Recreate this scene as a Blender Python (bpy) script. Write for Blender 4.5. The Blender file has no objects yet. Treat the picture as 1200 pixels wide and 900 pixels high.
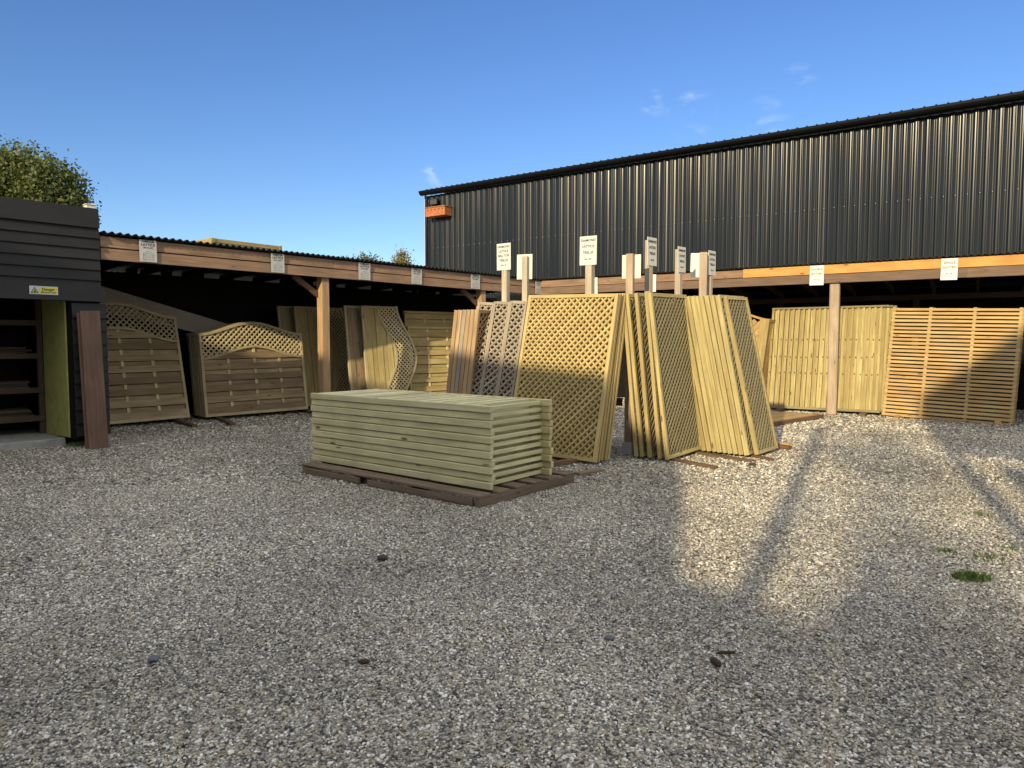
import bpy, bmesh, math, random
import numpy as np
from mathutils import Vector, Matrix, noise as mnoise

R = random.Random(7)
NR = np.random.RandomState(11)
D = math.radians
scene = bpy.context.scene
COL = scene.collection

# ------------------------------------------------------------------ camera
CAM_H = 1.35
cam_d = bpy.data.cameras.new("camera")
cam = bpy.data.objects.new("camera", cam_d)
COL.objects.link(cam)
cam_d.sensor_width = 36.0
cam_d.lens = 36.0 * 832.0 / 1200.0
cam_d.clip_start = 0.1
cam_d.clip_end = 2000.0
cam.location = (0, 0, CAM_H)
cam.rotation_euler = (D(90) - math.atan(50 / 832.0), 0, 0)
scene.camera = cam

# ------------------------------------------------------------------ light
SUN_EL = D(17.8)
SUN_S = Vector((0.438, 0.899, 0.0))          # the way shadows fall on the ground
SUN_P = Vector((0.899, -0.438, 0.0))         # across it
TAN = math.tan(SUN_EL)
world = bpy.data.worlds.new("World")
scene.world = world
world.use_nodes = True
wt = world.node_tree
wt.nodes.clear()
wo = wt.nodes.new("ShaderNodeOutputWorld")
bg = wt.nodes.new("ShaderNodeBackground")
sky = wt.nodes.new("ShaderNodeTexSky")
sky.sky_type = 'NISHITA'
sky.sun_disc = False
sky.sun_elevation = SUN_EL
sky.sun_rotation = math.atan2(-SUN_S.x, -SUN_S.y)
sky.altitude = 50
sky.air_density = 1.0
sky.dust_density = 0.0
sky.ozone_density = 3.5
bg.inputs[1].default_value = 0.115
# thin wisps of cloud in a few parts of the sky
geo = wt.nodes.new("ShaderNodeTexCoord")
def sky_dir(u, v):
    p = math.atan(50 / 832.0)
    fw = Vector((0, math.cos(p), -math.sin(p))); up = Vector((0, math.sin(p), math.cos(p)))
    return (fw + Vector((1, 0, 0)) * ((u - 600) / 832) + up * ((450 - v) / 832)).normalized()
prev = None
for (u, v, rad) in ((810, 130, .036), (765, 121, .02), (510, 204, .022), (936, 98, .024), (905, 122, .03), (893, 152, .035)):
    dn = wt.nodes.new("ShaderNodeVectorMath"); dn.operation = 'DISTANCE'
    wt.links.new(geo.outputs["Generated"], dn.inputs[0]); dn.inputs[1].default_value = sky_dir(u, v)
    mr = wt.nodes.new("ShaderNodeMapRange"); mr.interpolation_type = 'SMOOTHSTEP'
    mr.inputs[1].default_value = rad * 1.15; mr.inputs[2].default_value = 0
    mr.inputs[4].default_value = 1.0 if u not in (905, 893, 355) else 0.5
    wt.links.new(dn.outputs["Value"], mr.inputs[0])
    if prev is None:
        prev = mr.outputs[0]
    else:
        mx = wt.nodes.new("ShaderNodeMath"); mx.operation = 'MAXIMUM'
        wt.links.new(prev, mx.inputs[0]); wt.links.new(mr.outputs[0], mx.inputs[1]); prev = mx.outputs[0]
mp = wt.nodes.new("ShaderNodeMapping"); mp.inputs["Scale"].default_value = (22, 22, 46)
mp.inputs["Rotation"].default_value = (0.15, 0.35, 0)
wt.links.new(geo.outputs["Generated"], mp.inputs["Vector"])
cn = wt.nodes.new("ShaderNodeTexNoise"); cn.inputs["Scale"].default_value = 1.0; cn.inputs["Detail"].default_value = 7; cn.inputs["Distortion"].default_value = 0.7
wt.links.new(mp.outputs[0], cn.inputs["Vector"])
cr = wt.nodes.new("ShaderNodeMapRange"); cr.interpolation_type = 'SMOOTHSTEP'
cr.inputs[1].default_value = .46; cr.inputs[2].default_value = .78
wt.links.new(cn.outputs[0], cr.inputs[0])
ml = wt.nodes.new("ShaderNodeMath"); ml.operation = 'MULTIPLY'
wt.links.new(prev, ml.inputs[0]); wt.links.new(cr.outputs[0], ml.inputs[1])
m2 = wt.nodes.new("ShaderNodeMath"); m2.operation = 'MULTIPLY'; m2.inputs[1].default_value = .5
wt.links.new(ml.outputs[0], m2.inputs[0])
cm = wt.nodes.new("ShaderNodeMixRGB"); cm.inputs[2].default_value = (6.0, 6.6, 7.2, 1)
wt.links.new(m2.outputs[0], cm.inputs[0]); 
hs = wt.nodes.new("ShaderNodeHueSaturation"); hs.inputs["Saturation"].default_value = 1.14; hs.inputs["Hue"].default_value = .512
wt.links.new(sky.outputs[0], hs.inputs["Color"]); wt.links.new(hs.outputs[0], cm.inputs[1])
# unseen broken bright cloud overhead and behind the camera, added as fill light
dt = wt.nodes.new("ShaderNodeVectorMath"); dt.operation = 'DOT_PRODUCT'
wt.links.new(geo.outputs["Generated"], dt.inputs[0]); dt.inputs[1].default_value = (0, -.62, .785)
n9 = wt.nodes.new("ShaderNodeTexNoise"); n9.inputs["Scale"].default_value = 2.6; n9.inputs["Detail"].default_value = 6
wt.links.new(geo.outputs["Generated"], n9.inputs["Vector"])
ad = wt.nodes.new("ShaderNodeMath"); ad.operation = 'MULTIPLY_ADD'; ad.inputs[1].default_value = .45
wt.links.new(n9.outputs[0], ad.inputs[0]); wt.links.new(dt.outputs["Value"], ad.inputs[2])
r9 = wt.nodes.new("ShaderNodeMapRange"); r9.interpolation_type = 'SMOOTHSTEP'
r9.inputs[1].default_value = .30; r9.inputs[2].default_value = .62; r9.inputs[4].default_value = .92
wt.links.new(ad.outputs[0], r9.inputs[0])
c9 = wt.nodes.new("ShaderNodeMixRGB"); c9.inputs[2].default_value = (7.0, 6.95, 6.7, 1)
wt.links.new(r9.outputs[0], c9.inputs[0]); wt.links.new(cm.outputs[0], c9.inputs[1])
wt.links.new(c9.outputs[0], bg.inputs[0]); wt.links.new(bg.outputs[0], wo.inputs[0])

sun_d = bpy.data.lights.new("sun", 'SUN')
sun_d.energy = 4.1
sun_d.angle = D(0.8)
sun_d.color = (1.0, 0.81, 0.50)
sun = bpy.data.objects.new("sun", sun_d)
COL.objects.link(sun)
sdir = Vector((SUN_S.x * math.cos(SUN_EL), SUN_S.y * math.cos(SUN_EL), -math.sin(SUN_EL)))
sun.rotation_euler = sdir.to_track_quat('-Z', 'Y').to_euler()
sun.location = (-6, -12, 9)

scene.view_settings.view_transform = 'Standard'
scene.view_settings.look = 'None'
scene.view_settings.exposure = 0.55
scene.view_settings.gamma = 1.0
scene.view_settings.use_curve_mapping = False
scene.cycles.max_bounces = 6
scene.cycles.diffuse_bounces = 4
scene.cycles.use_denoising = True

# ------------------------------------------------------------------ helpers
def link(o, parent=None):
    COL.objects.link(o)
    if parent is not None:
        o.parent = parent
    return o

def tag(o, label=None, cat=None, group=None, kind=None):
    if label: o["label"] = label
    if cat: o["category"] = cat
    if group: o["group"] = group
    if kind: o["kind"] = kind
    return o

def thing(name, label, cat, mat=None, group=None):
    o = bpy.data.objects.new(name, None)
    o.empty_display_size = .2
    link(o)
    if mat is not None: o.matrix_world = mat
    return tag(o, label, cat, group)

def copy_tree(o, parent=None):
    c = o.copy()
    COL.objects.link(c)
    if parent is not None: c.parent = parent
    for ch in list(o.children):
        copy_tree(ch, c)
    return c

class MB:
    """collects boards, bars and strips, with board UVs in metres and one tone per board"""
    def __init__(s):
        s.v = []; s.f = []; s.uv = []; s.tone = []
    def face(s, idx, uvs, tone):
        s.f.append(idx); s.uv.append(uvs); s.tone.append(tone)
    def box(s, o, a, b, c, tone=None, ends=True):
        """corner o and three edge vectors"""
        o = np.array(o, float); E = [np.array(x, float) for x in (a, b, c)]
        if np.dot(np.cross(E[0], E[1]), E[2]) < 0:
            E[0], E[1] = E[1], E[0]
        L = [np.linalg.norm(e) for e in E]
        ax = int(np.argmax(L))
        t = R.random() if tone is None else tone
        ou, ov = R.random() * 50, R.random() * 50
        base = len(s.v)
        P = []
        for i in (0, 1):
            for j in (0, 1):
                for k in (0, 1):
                    s.v.append(tuple(o + E[0] * i + E[1] * j + E[2] * k)); P.append((i, j, k))
        def ix(i, j, k): return i * 4 + j * 2 + k
        quads = [((0,0,0),(0,0,1),(0,1,1),(0,1,0),0), ((1,0,0),(1,1,0),(1,1,1),(1,0,1),0),
                 ((0,0,0),(1,0,0),(1,0,1),(0,0,1),1), ((0,1,0),(0,1,1),(1,1,1),(1,1,0),1),
                 ((0,0,0),(0,1,0),(1,1,0),(1,0,0),2), ((0,0,1),(1,0,1),(1,1,1),(0,1,1),2)]
        for qd in quads:
            na = qd[4]; pts = qd[:4]
            others = [x for x in (0, 1, 2) if x != na]
            if ax in others:
                ua = ax; va = [x for x in others if x != ax][0]
                uvs = [(ou + p[ua] * L[ua], ov + na * .37 + p[va] * L[va]) for p in pts]
            else:
                uvs = [(ou + p[others[0]] * L[others[0]] * .3, ov + 7 + p[others[1]] * L[others[1]]) for p in pts]
            s.face([base + ix(*p) for p in pts], uvs, t)
    def bx(s, x0, x1, y0, y1, z0, z1, tone=None):
        s.box((x0, y0, z0), (x1 - x0, 0, 0), (0, y1 - y0, 0), (0, 0, z1 - z0), tone)
    def bar(s, p, q, w, d, side, tone=None):
        """bar from p to q, w across along (side), d deep"""
        p = np.array(p, float); q = np.array(q, float); a = q - p
        sd = np.array(side, float); sd = sd - a * (sd @ a) / (a @ a); sd /= np.linalg.norm(sd)
        dp = np.cross(a, sd); dp /= np.linalg.norm(dp)
        s.box(p - sd * w / 2 - dp * d / 2, a, sd * w, dp * d, tone)
    def strip(s, pts, w, y0, y1, tone=None):
        """a bent rail in the xz plane: pts run along x, w tall"""
        t = R.random() if tone is None else tone
        n = len(pts); base = len(s.v); ou = R.random() * 50; ov = R.random() * 50
        cum = [0]
        for i in range(1, n):
            cum.append(cum[-1] + math.hypot(pts[i][0] - pts[i-1][0], pts[i][1] - pts[i-1][1]))
        for (x, z) in pts:
            s.v += [(x, y0, z), (x, y1, z), (x, y1, z + w), (x, y0, z + w)]
        for i in range(n - 1):
            for k in range(4):
                a = base + i * 4 + k; b = base + i * 4 + (k + 1) % 4
                c = b + 4; d = a + 4
                s.face([a, d, c, b], [(ou + cum[i], ov + k * .1), (ou + cum[i+1], ov + k * .1), (ou + cum[i+1], ov + k * .1 + w), (ou + cum[i], ov + k * .1 + w)], t)
        s.face([base, base + 1, base + 2, base + 3], [(ou, ov), (ou, ov + .03), (ou + .03, ov + .03), (ou + .03, ov)], t)
        e = base + (n - 1) * 4
        s.face([e + 3, e + 2, e + 1, e], [(ou, ov), (ou, ov + .03), (ou + .03, ov + .03), (ou + .03, ov)], t)
    def prism(s, poly, y0, y1, tone=None, axis='y'):
        """polygon (x,z) extruded along y"""
        t = R.random() if tone is None else tone
        area = sum(poly[i][0] * poly[(i+1) % len(poly)][1] - poly[(i+1) % len(poly)][0] * poly[i][1] for i in range(len(poly)))
        if area < 0: poly = poly[::-1]
        n = len(poly); base = len(s.v)
        for (x, z) in poly: s.v.append((x, y0, z))
        for (x, z) in poly: s.v.append((x, y1, z))
        s.face([base + i for i in range(n)], [(p[0], p[1]) for p in poly], t)
        s.face([base + n + i for i in reversed(range(n))], [(p[0], p[1]) for p in reversed(poly)], t)
        for i in range(n):
            j = (i + 1) % n
            L = math.hypot(poly[j][0] - poly[i][0], poly[j][1] - poly[i][1])
            s.face([base + i, base + n + i, base + n + j, base + j], [(0, 0), (0, y1 - y0), (L, y1 - y0), (L, 0)], t)
    def quad(s, a, b, c, d, tone=.5, uvs=None):
        base = len(s.v); s.v += [tuple(a), tuple(b), tuple(c), tuple(d)]
        if uvs is None:
            L = (Vector(b) - Vector(a)).length; H = (Vector(d) - Vector(a)).length
            uvs = [(0, 0), (L, 0), (L, H), (0, H)]
        s.face([base, base + 1, base + 2, base + 3], uvs, tone)
    def mapv(s, fn):
        s.v = [fn(*p) for p in s.v]; return s
    def build(s, name, mat, parent=None, smooth=False, bevel=0):
        me = bpy.data.meshes.new(name)
        me.from_pydata([tuple(map(float, p)) for p in s.v], [], s.f)
        uvl = me.uv_layers.new(name="UVMap")
        flat = [c for f in s.uv for c in f]
        uvl.data.foreach_set("uv", [x for p in flat for x in p])
        at = me.attributes.new("tone", 'FLOAT', 'FACE')
        at.data.foreach_set("value", s.tone)
        me.materials.append(mat)
        if smooth:
            me.polygons.foreach_set("use_smooth", [True] * len(me.polygons))
        me.update()
        o = bpy.data.objects.new(name, me)
        link(o, parent)
        if bevel:
            bv = o.modifiers.new("bevel", 'BEVEL'); bv.width = bevel; bv.segments = 1; bv.limit_method = 'ANGLE'
        return o

# ------------------------------------------------------------------ materials
def new_mat(name):
    m = bpy.data.materials.new(name); m.use_nodes = True
    nt = m.node_tree; bs = nt.nodes["Principled BSDF"]
    return m, nt, bs

def N(nt, typ, **kw):
    n = nt.nodes.new(typ)
    for k, v in kw.items(): setattr(n, k, v)
    return n

def wood(name, c1, c2, grain, knot=(.09, .05, .025), rough=.8, gs=.5, knots=True, ks=1.0, stain=None, spec=.25, bump=.25):
    m, nt, bs = new_mat(name); lk = nt.links.new
    uv = N(nt, "ShaderNodeUVMap", uv_map="UVMap")
    mp = N(nt, "ShaderNodeMapping"); mp.inputs["Scale"].default_value = (1.3, 34, 1); lk(uv.outputs[0], mp.inputs[0])
    nz = N(nt, "ShaderNodeTexNoise"); nz.inputs["Scale"].default_value = 1.6; nz.inputs["Detail"].default_value = 5; nz.inputs["Distortion"].default_value = .5
    lk(mp.outputs[0], nz.inputs[0])
    gr = N(nt, "ShaderNodeMapRange"); gr.inputs[1].default_value = .38; gr.inputs[2].default_value = .68; lk(nz.outputs[0], gr.inputs[0])
    at = N(nt, "ShaderNodeAttribute", attribute_name="tone")
    mx = N(nt, "ShaderNodeMixRGB"); mx.inputs[1].default_value = (*c1, 1); mx.inputs[2].default_value = (*c2, 1)
    lk(at.outputs["Fac"], mx.inputs[0])
    # slow change along the board
    mp2 = N(nt, "ShaderNodeMapping"); mp2.inputs["Scale"].default_value = (1.6, 5, 1); lk(uv.outputs[0], mp2.inputs[0])
    n2 = N(nt, "ShaderNodeTexNoise"); n2.inputs["Scale"].default_value = 1.5; n2.inputs["Detail"].default_value = 3; lk(mp2.outputs[0], n2.inputs[0])
    hv = N(nt, "ShaderNodeMapRange"); hv.inputs[1].default_value = .3; hv.inputs[2].default_value = .7; hv.inputs[3].default_value = .78; hv.inputs[4].default_value = 1.14; lk(n2.outputs[0], hv.inputs[0])
    sc = N(nt, "ShaderNodeVectorMath", operation='SCALE'); lk(mx.outputs[0], sc.inputs[0]); lk(hv.outputs[0], sc.inputs["Scale"])
    gm = N(nt, "ShaderNodeMath", operation='MULTIPLY'); gm.inputs[1].default_value = gs; lk(gr.outputs[0], gm.inputs[0])
    m3 = N(nt, "ShaderNodeMixRGB"); m3.inputs[2].default_value = (*grain, 1); lk(gm.outputs[0], m3.inputs[0]); lk(sc.outputs[0], m3.inputs[1])
    col = m3.outputs[0]
    if knots:
        mp3 = N(nt, "ShaderNodeMapping"); mp3.inputs["Scale"].default_value = (3.1 * ks, 10 * ks, 1); lk(uv.outputs[0], mp3.inputs[0])
        vo = N(nt, "ShaderNodeTexVoronoi"); vo.inputs["Scale"].default_value = 1; lk(mp3.outputs[0], vo.inputs[0])
        kr = N(nt, "ShaderNodeMapRange", interpolation_type='SMOOTHSTEP'); kr.inputs[1].default_value = .17; kr.inputs[2].default_value = .07; lk(vo.outputs["Distance"], kr.inputs[0])
        # only some of the cells hold a knot
        sx = N(nt, "ShaderNodeSeparateColor"); lk(vo.outputs["Color"], sx.inputs[0])
        gt = N(nt, "ShaderNodeMath", operation='GREATER_THAN'); gt.inputs[1].default_value = .5; lk(sx.outputs[0], gt.inputs[0])
        km = N(nt, "ShaderNodeMath", operation='MULTIPLY'); lk(kr.outputs[0], km.inputs[0]); lk(gt.outputs[0], km.inputs[1])
        k2 = N(nt, "ShaderNodeMath", operation='MULTIPLY'); k2.inputs[1].default_value = .85; lk(km.outputs[0], k2.inputs[0])
        m4 = N(nt, "ShaderNodeMixRGB"); m4.inputs[2].default_value = (*knot, 1); lk(k2.outputs[0], m4.inputs[0]); lk(col, m4.inputs[1]); col = m4.outputs[0]
    if stain:
        tc = N(nt, "ShaderNodeTexCoord")
        n5 = N(nt, "ShaderNodeTexNoise"); n5.inputs["Scale"].default_value = 2.3; n5.inputs["Detail"].default_value = 6; lk(tc.outputs["Object"], n5.inputs[0])
        s5 = N(nt, "ShaderNodeMapRange"); s5.inputs[1].default_value = .48; s5.inputs[2].default_value = .72; s5.inputs[4].default_value = .6; lk(n5.outputs[0], s5.inputs[0])
        m5 = N(nt, "ShaderNodeMixRGB"); m5.inputs[2].default_value = (*stain, 1); lk(s5.outputs[0], m5.inputs[0]); lk(col, m5.inputs[1]); col = m5.outputs[0]
    lk(col, bs.inputs["Base Color"])
    bs.inputs["Roughness"].default_value = rough
    bs.inputs["Specular IOR Level"].default_value = spec
    bp = N(nt, "ShaderNodeBump"); bp.inputs["Strength"].default_value = bump; bp.inputs["Distance"].default_value = .004
    lk(nz.outputs[0], bp.inputs["Height"]); lk(bp.outputs[0], bs.inputs["Normal"])
    return m

def plain(name, c, rough=.6, var=.15, scale=6, metallic=0, spec=.4, bump=0, c2=None):
    m, nt, bs = new_mat(name); lk = nt.links.new
    tc = N(nt, "ShaderNodeTexCoord")
    nz = N(nt, "ShaderNodeTexNoise"); nz.inputs["Scale"].default_value = scale; nz.inputs["Detail"].default_value = 6; lk(tc.outputs["Object"], nz.inputs[0])
    mr = N(nt, "ShaderNodeMapRange"); mr.inputs[1].default_value = .3; mr.inputs[2].default_value = .7; lk(nz.outputs[0], mr.inputs[0])
    mx = N(nt, "ShaderNodeMixRGB")
    a = c if c2 else tuple(x * (1 - var) for x in c); b = c2 if c2 else tuple(min(1, x * (1 + var)) for x in c)
    mx.inputs[1].default_value = (*a, 1); mx.inputs[2].default_value = (*b, 1); lk(mr.outputs[0], mx.inputs[0])
    lk(mx.outputs[0], bs.inputs["Base Color"])
    bs.inputs["Roughness"].default_value = rough; bs.inputs["Metallic"].default_value = metallic
    bs.inputs["Specular IOR Level"].default_value = spec
    if bump:
        bp = N(nt, "ShaderNodeBump"); bp.inputs["Strength"].default_value = bump; bp.inputs["Distance"].default_value = .01
        lk(nz.outputs[0], bp.inputs["Height"]); lk(bp.outputs[0], bs.inputs["Normal"])
    return m

M = {}
M['treated'] = wood("treated_pine", (.46, .385, .18), (.37, .28, .12), (.24, .17, .075), gs=.5)
M['lattice'] = wood("lattice_pine", (.50, .395, .18), (.39, .29, .125), (.28, .20, .09), gs=.35, knots=False)
M['yellow'] = wood("yellow_pine", (.47, .41, .20), (.33, .265, .12), (.21, .15, .065), gs=.6, ks=1.1)
M['tan'] = wood("tan_pine", (.50, .36, .16), (.40, .26, .12), (.24, .14, .07), gs=.45)
M['olive'] = wood("olive_pine", (.25, .22, .13), (.205, .18, .105), (.14, .115, .065), gs=.35, knots=False)
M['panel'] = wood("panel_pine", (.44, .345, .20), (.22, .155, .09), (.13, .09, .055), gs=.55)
M['palelattice'] = wood("pale_lattice", (.62, .53, .32), (.54, .45, .26), (.36, .28, .16), gs=.35, knots=False)  # sun on the stored lattice is partly put into this paler colour
M['panelend'] = wood("panel_frame_pine", (.50, .43, .27), (.42, .35, .21), (.26, .2, .12), gs=.4)
M['greyed'] = wood("greyed_pine", (.37, .32, .255), (.27, .235, .185), (.16, .135, .11), gs=.5, knots=False)
M['pinkish'] = wood("pinkish_pine", (.46, .33, .19), (.30, .20, .12), (.17, .11, .065), gs=.55)
M['fresh'] = wood("fresh_treated_pine", (.76, .72, .44), (.55, .51, .30), (.38, .34, .19), gs=.55, ks=.9, stain=(.42, .40, .25))
M['freshyellow'] = wood("fresh_end_pine", (.60, .54, .29), (.50, .45, .22), (.36, .3, .14), gs=.4, knots=False)
M['pallet'] = wood("pallet_wood", (.24, .18, .13), (.15, .11, .08), (.08, .058, .042), gs=.6)
M['endgrain'] = wood("end_grain", (.12, .09, .055), (.09, .07, .045), (.05, .04, .03), gs=.5, knots=False)
M['fascia'] = wood("stained_fascia", (.37, .245, .165), (.27, .172, .112), (.13, .078, .052), gs=.6, ks=1.2, stain=(.20, .15, .115))
M['fasciadark'] = wood("dark_stained_fascia", (.21, .14, .10), (.16, .105, .075), (.08, .05, .035), gs=.6, ks=1.3, stain=(.13, .10, .08))
M['newfascia'] = wood("new_fascia", (.56, .32, .10), (.50, .27, .085), (.36, .17, .05), gs=.45)
M['post'] = wood("shed_post", (.42, .28, .16), (.35, .22, .12), (.2, .12, .065), gs=.5)
M['paleposts'] = wood("pale_post", (.44, .36, .27), (.38, .30, .22), (.24, .17, .12), gs=.45, ks=1.3)
M['signpost'] = wood("sign_post", (.47, .42, .33), (.38, .33, .25), (.25, .21, .16), gs=.45)
M['sleeper'] = wood("sleeper_wood", (.20, .128, .092), (.16, .10, .072), (.09, .054, .04), gs=.6, ks=.8)
M['black'] = wood("black_boards", (.0155, .016, .0175), (.009, .0095, .011), (.008, .008, .010), gs=.4, knots=False, rough=.6, spec=.35, stain=(.020, .0195, .019))
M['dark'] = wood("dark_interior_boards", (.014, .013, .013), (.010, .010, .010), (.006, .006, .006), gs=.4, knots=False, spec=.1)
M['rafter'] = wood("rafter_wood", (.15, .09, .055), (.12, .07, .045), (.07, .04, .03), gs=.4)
M['bearer'] = wood("bearer_wood", (.17, .10, .06), (.13, .08, .05), (.07, .045, .03), gs=.5)
M['oldwood'] = wood("old_offcuts", (.15, .11, .075), (.07, .05, .036), (.04, .028, .02), gs=.5)
M['shelf'] = wood("shelf_wood", (.10, .068, .045), (.075, .05, .034), (.04, .028, .02), gs=.5)
M['roofblack'] = plain("black_roof_sheet", (.009, .010, .011), rough=.6, var=.2, scale=3)
M['gutter'] = plain("black_gutter", (.004, .0045, .005), rough=.5, var=.1, scale=2, spec=.14)
M['sheet'] = plain("grey_sheet", (.42, .38, .32), rough=.8, var=.08, scale=3)
M['concrete'] = plain("concrete", (.30, .30, .29), rough=.9, var=.2, scale=9, bump=.3)
M['insul'] = plain("yellow_green_paint", (.42, .41, .12), rough=.85, scale=7, c2=(.30, .30, .10), bump=.1)
M['signwhite'] = plain("sign_card", (.60, .60, .56), rough=.5, var=.04, scale=8)
M['signgrey'] = plain("weathered_sign_card", (.46, .465, .455), rough=.5, var=.08, scale=9)
M['ink'] = plain("black_ink", (.025, .025, .028), rough=.6, var=.1)
M['inkgrey'] = plain("faded_ink", (.20, .20, .20), rough=.6, var=.1)
M['signyellow'] = plain("sign_yellow", (.62, .58, .08), rough=.4, var=.04)
M['signblue'] = plain("sign_pale", (.52, .54, .60), rough=.4, var=.04)
M['orange'] = plain("orange_wood", (.36, .125, .045), rough=.7, var=.2, scale=10)
M['floodglass'] = plain("lamp_glass", (.05, .055, .06), rough=.15, var=.05)
M['flash'] = plain("grey_flashing", (.45, .46, .47), rough=.5, var=.05)
M['stone'] = plain("dark_stone", (.035, .032, .030), rough=.7, var=.3, scale=40, bump=.3)
M['bark_chip'] = plain("bark_chip", (.05, .030, .020), rough=.9, var=.3, scale=60, bump=.4)
M['bluestone'] = plain("blue_grey_stone", (.10, .11, .135), rough=.6, var=.2, scale=40)
M['bark'] = plain("bark", (.07, .05, .035), rough=.95, var=.3, scale=12, bump=.5)
M['palebox'] = plain("pale_box", (.62, .56, .48), rough=.6, var=.08)
M['barn'] = plain("barn_cladding", (.45, .44, .42), rough=.8)
M['skin'] = plain("skin", (.5, .32, .24), rough=.6, var=.05)
M['coat'] = plain("dark_coat", (.04, .045, .06), rough=.9)

def clad_mat():
    m, nt, bs = new_mat("charcoal_cladding"); lk = nt.links.new
    tc = N(nt, "ShaderNodeTexCoord")
    mp = N(nt, "ShaderNodeMapping"); mp.inputs["Scale"].default_value = (1.6, 1.6, .10); lk(tc.outputs["Object"], mp.inputs[0])
    nz = N(nt, "ShaderNodeTexNoise"); nz.inputs["Scale"].default_value = 1.3; nz.inputs["Detail"].default_value = 6; lk(mp.outputs[0], nz.inputs[0])
    mx = N(nt, "ShaderNodeMixRGB"); mx.inputs[1].default_value = (.0080, .0108, .0145, 1); mx.inputs[2].default_value = (.0125, .016, .021, 1); lk(nz.outputs[0], mx.inputs[0])
    lk(mx.outputs[0], bs.inputs["Base Color"])
    rr = N(nt, "ShaderNodeMapRange"); rr.inputs[1].default_value = .3; rr.inputs[2].default_value = .7; rr.inputs[3].default_value = .10; rr.inputs[4].default_value = .30; lk(nz.outputs[0], rr.inputs[0]); lk(rr.outputs[0], bs.inputs["Roughness"])
    bs.inputs["Specular IOR Level"].default_value = .27
    return m
M['clad'] = clad_mat()

def gravel_ramp(nt):
    rp = N(nt, "ShaderNodeValToRGB"); cr = rp.color_ramp
    stops = [(0, (.037, .036, .033)), (.12, (.11, .106, .098)), (.24, (.22, .205, .175)), (.35, (.285, .285, .275)), (.44, (.44, .385, .29)),
             (.55, (.28, .230, .158)), (.65, (.50, .462, .38)), (.76, (.37, .342, .285)), (.87, (.66, .625, .545)), (.95, (.80, .77, .70)), (1, (.86, .84, .78))]
    cr.elements[0].position = 0; cr.elements[0].color = (*stops[0][1], 1)
    cr.elements[1].position = 1; cr.elements[1].color = (*stops[-1][1], 1)
    for p, c in stops[1:-1]:
        e = cr.elements.new(p); e.color = (*c, 1)
    return rp

def patch(nt, tc_out, col):
    """slow change of tone over the yard: damp and trodden areas"""
    lk = nt.links.new
    nz = N(nt, "ShaderNodeTexNoise"); nz.inputs["Scale"].default_value = .55; nz.inputs["Detail"].default_value = 5; lk(tc_out, nz.inputs[0])
    mr = N(nt, "ShaderNodeMapRange"); mr.inputs[1].default_value = .35; mr.inputs[2].default_value = .65; mr.inputs[3].default_value = .74; mr.inputs[4].default_value = 1.14; lk(nz.outputs[0], mr.inputs[0])
    sc = N(nt, "ShaderNodeVectorMath", operation='SCALE'); lk(col, sc.inputs[0]); lk(mr.outputs[0], sc.inputs["Scale"])
    return sc.outputs[0]

def ground_mat():
    m, nt, bs = new_mat("gravel_bed"); lk = nt.links.new
    tc = N(nt, "ShaderNodeTexCoord")
    vo = N(nt, "ShaderNodeTexVoronoi"); vo.inputs["Scale"].default_value = 62; lk(tc.outputs["Object"], vo.inputs[0])
    sx = N(nt, "ShaderNodeSeparateColor"); lk(vo.outputs["Color"], sx.inputs[0])
    rp = gravel_ramp(nt); lk(sx.outputs[0], rp.inputs[0])
    ed = N(nt, "ShaderNodeMapRange"); ed.inputs[1].default_value = .35; ed.inputs[2].default_value = .75; ed.inputs[3].default_value = 1.05; ed.inputs[4].default_value = .4; lk(vo.outputs["Distance"], ed.inputs[0])
    sc = N(nt, "ShaderNodeVectorMath", operation='SCALE'); lk(rp.outputs[0], sc.inputs[0]); lk(ed.outputs[0], sc.inputs["Scale"])
    lk(patch(nt, tc.outputs["Object"], sc.outputs[0]), bs.inputs["Base Color"])
    bs.inputs["Roughness"].default_value = .75; bs.inputs["Specular IOR Level"].default_value = .3
    iv = N(nt, "ShaderNodeMath", operation='MULTIPLY'); iv.inputs[1].default_value = -1; lk(vo.outputs["Distance"], iv.inputs[0])
    bp = N(nt, "ShaderNodeBump"); bp.inputs["Strength"].default_value = .9; bp.inputs["Distance"].default_value = .012
    lk(iv.outputs[0], bp.inputs["Height"]); lk(bp.outputs[0], bs.inputs["Normal"])
    return m
M['gravelbed'] = ground_mat()

def pebble_mat():
    m, nt, bs = new_mat("gravel_stone"); lk = nt.links.new
    oi = N(nt, "ShaderNodeObjectInfo")
    rp = gravel_ramp(nt); lk(oi.outputs["Random"], rp.inputs[0])
    lk(patch(nt, oi.outputs["Location"], rp.outputs[0]), bs.inputs["Base Color"])
    bs.inputs["Roughness"].default_value = .42; bs.inputs["Specular IOR Level"].default_value = .45
    return m
M['pebble'] = pebble_mat()

def leaf_mat(name, cols):
    m, nt, bs = new_mat(name); lk = nt.links.new
    at = N(nt, "ShaderNodeAttribute", attribute_name="tone")
    rp = N(nt, "ShaderNodeValToRGB"); cr = rp.color_ramp
    cr.elements[0].color = (*cols[0], 1); cr.elements[1].color = (*cols[-1], 1)
    for i, c in enumerate(cols[1:-1]):
        e = cr.elements.new((i + 1) / (len(cols) - 1)); e.color = (*c, 1)
    lk(at.outputs["Fac"], rp.inputs[0]); lk(rp.outputs[0], bs.inputs["Base Color"])
    bs.inputs["Roughness"].default_value = .65
    tr = N(nt, "ShaderNodeBsdfTranslucent"); lk(rp.outputs[0], tr.inputs[0])
    ms = N(nt, "ShaderNodeMixShader"); ms.inputs[0].default_value = .25
    out = nt.nodes["Material Output"]
    lk(bs.outputs[0], ms.inputs[1]); lk(tr.outputs[0], ms.inputs[2]); lk(ms.outputs[0], out.inputs[0])
    return m
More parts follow.
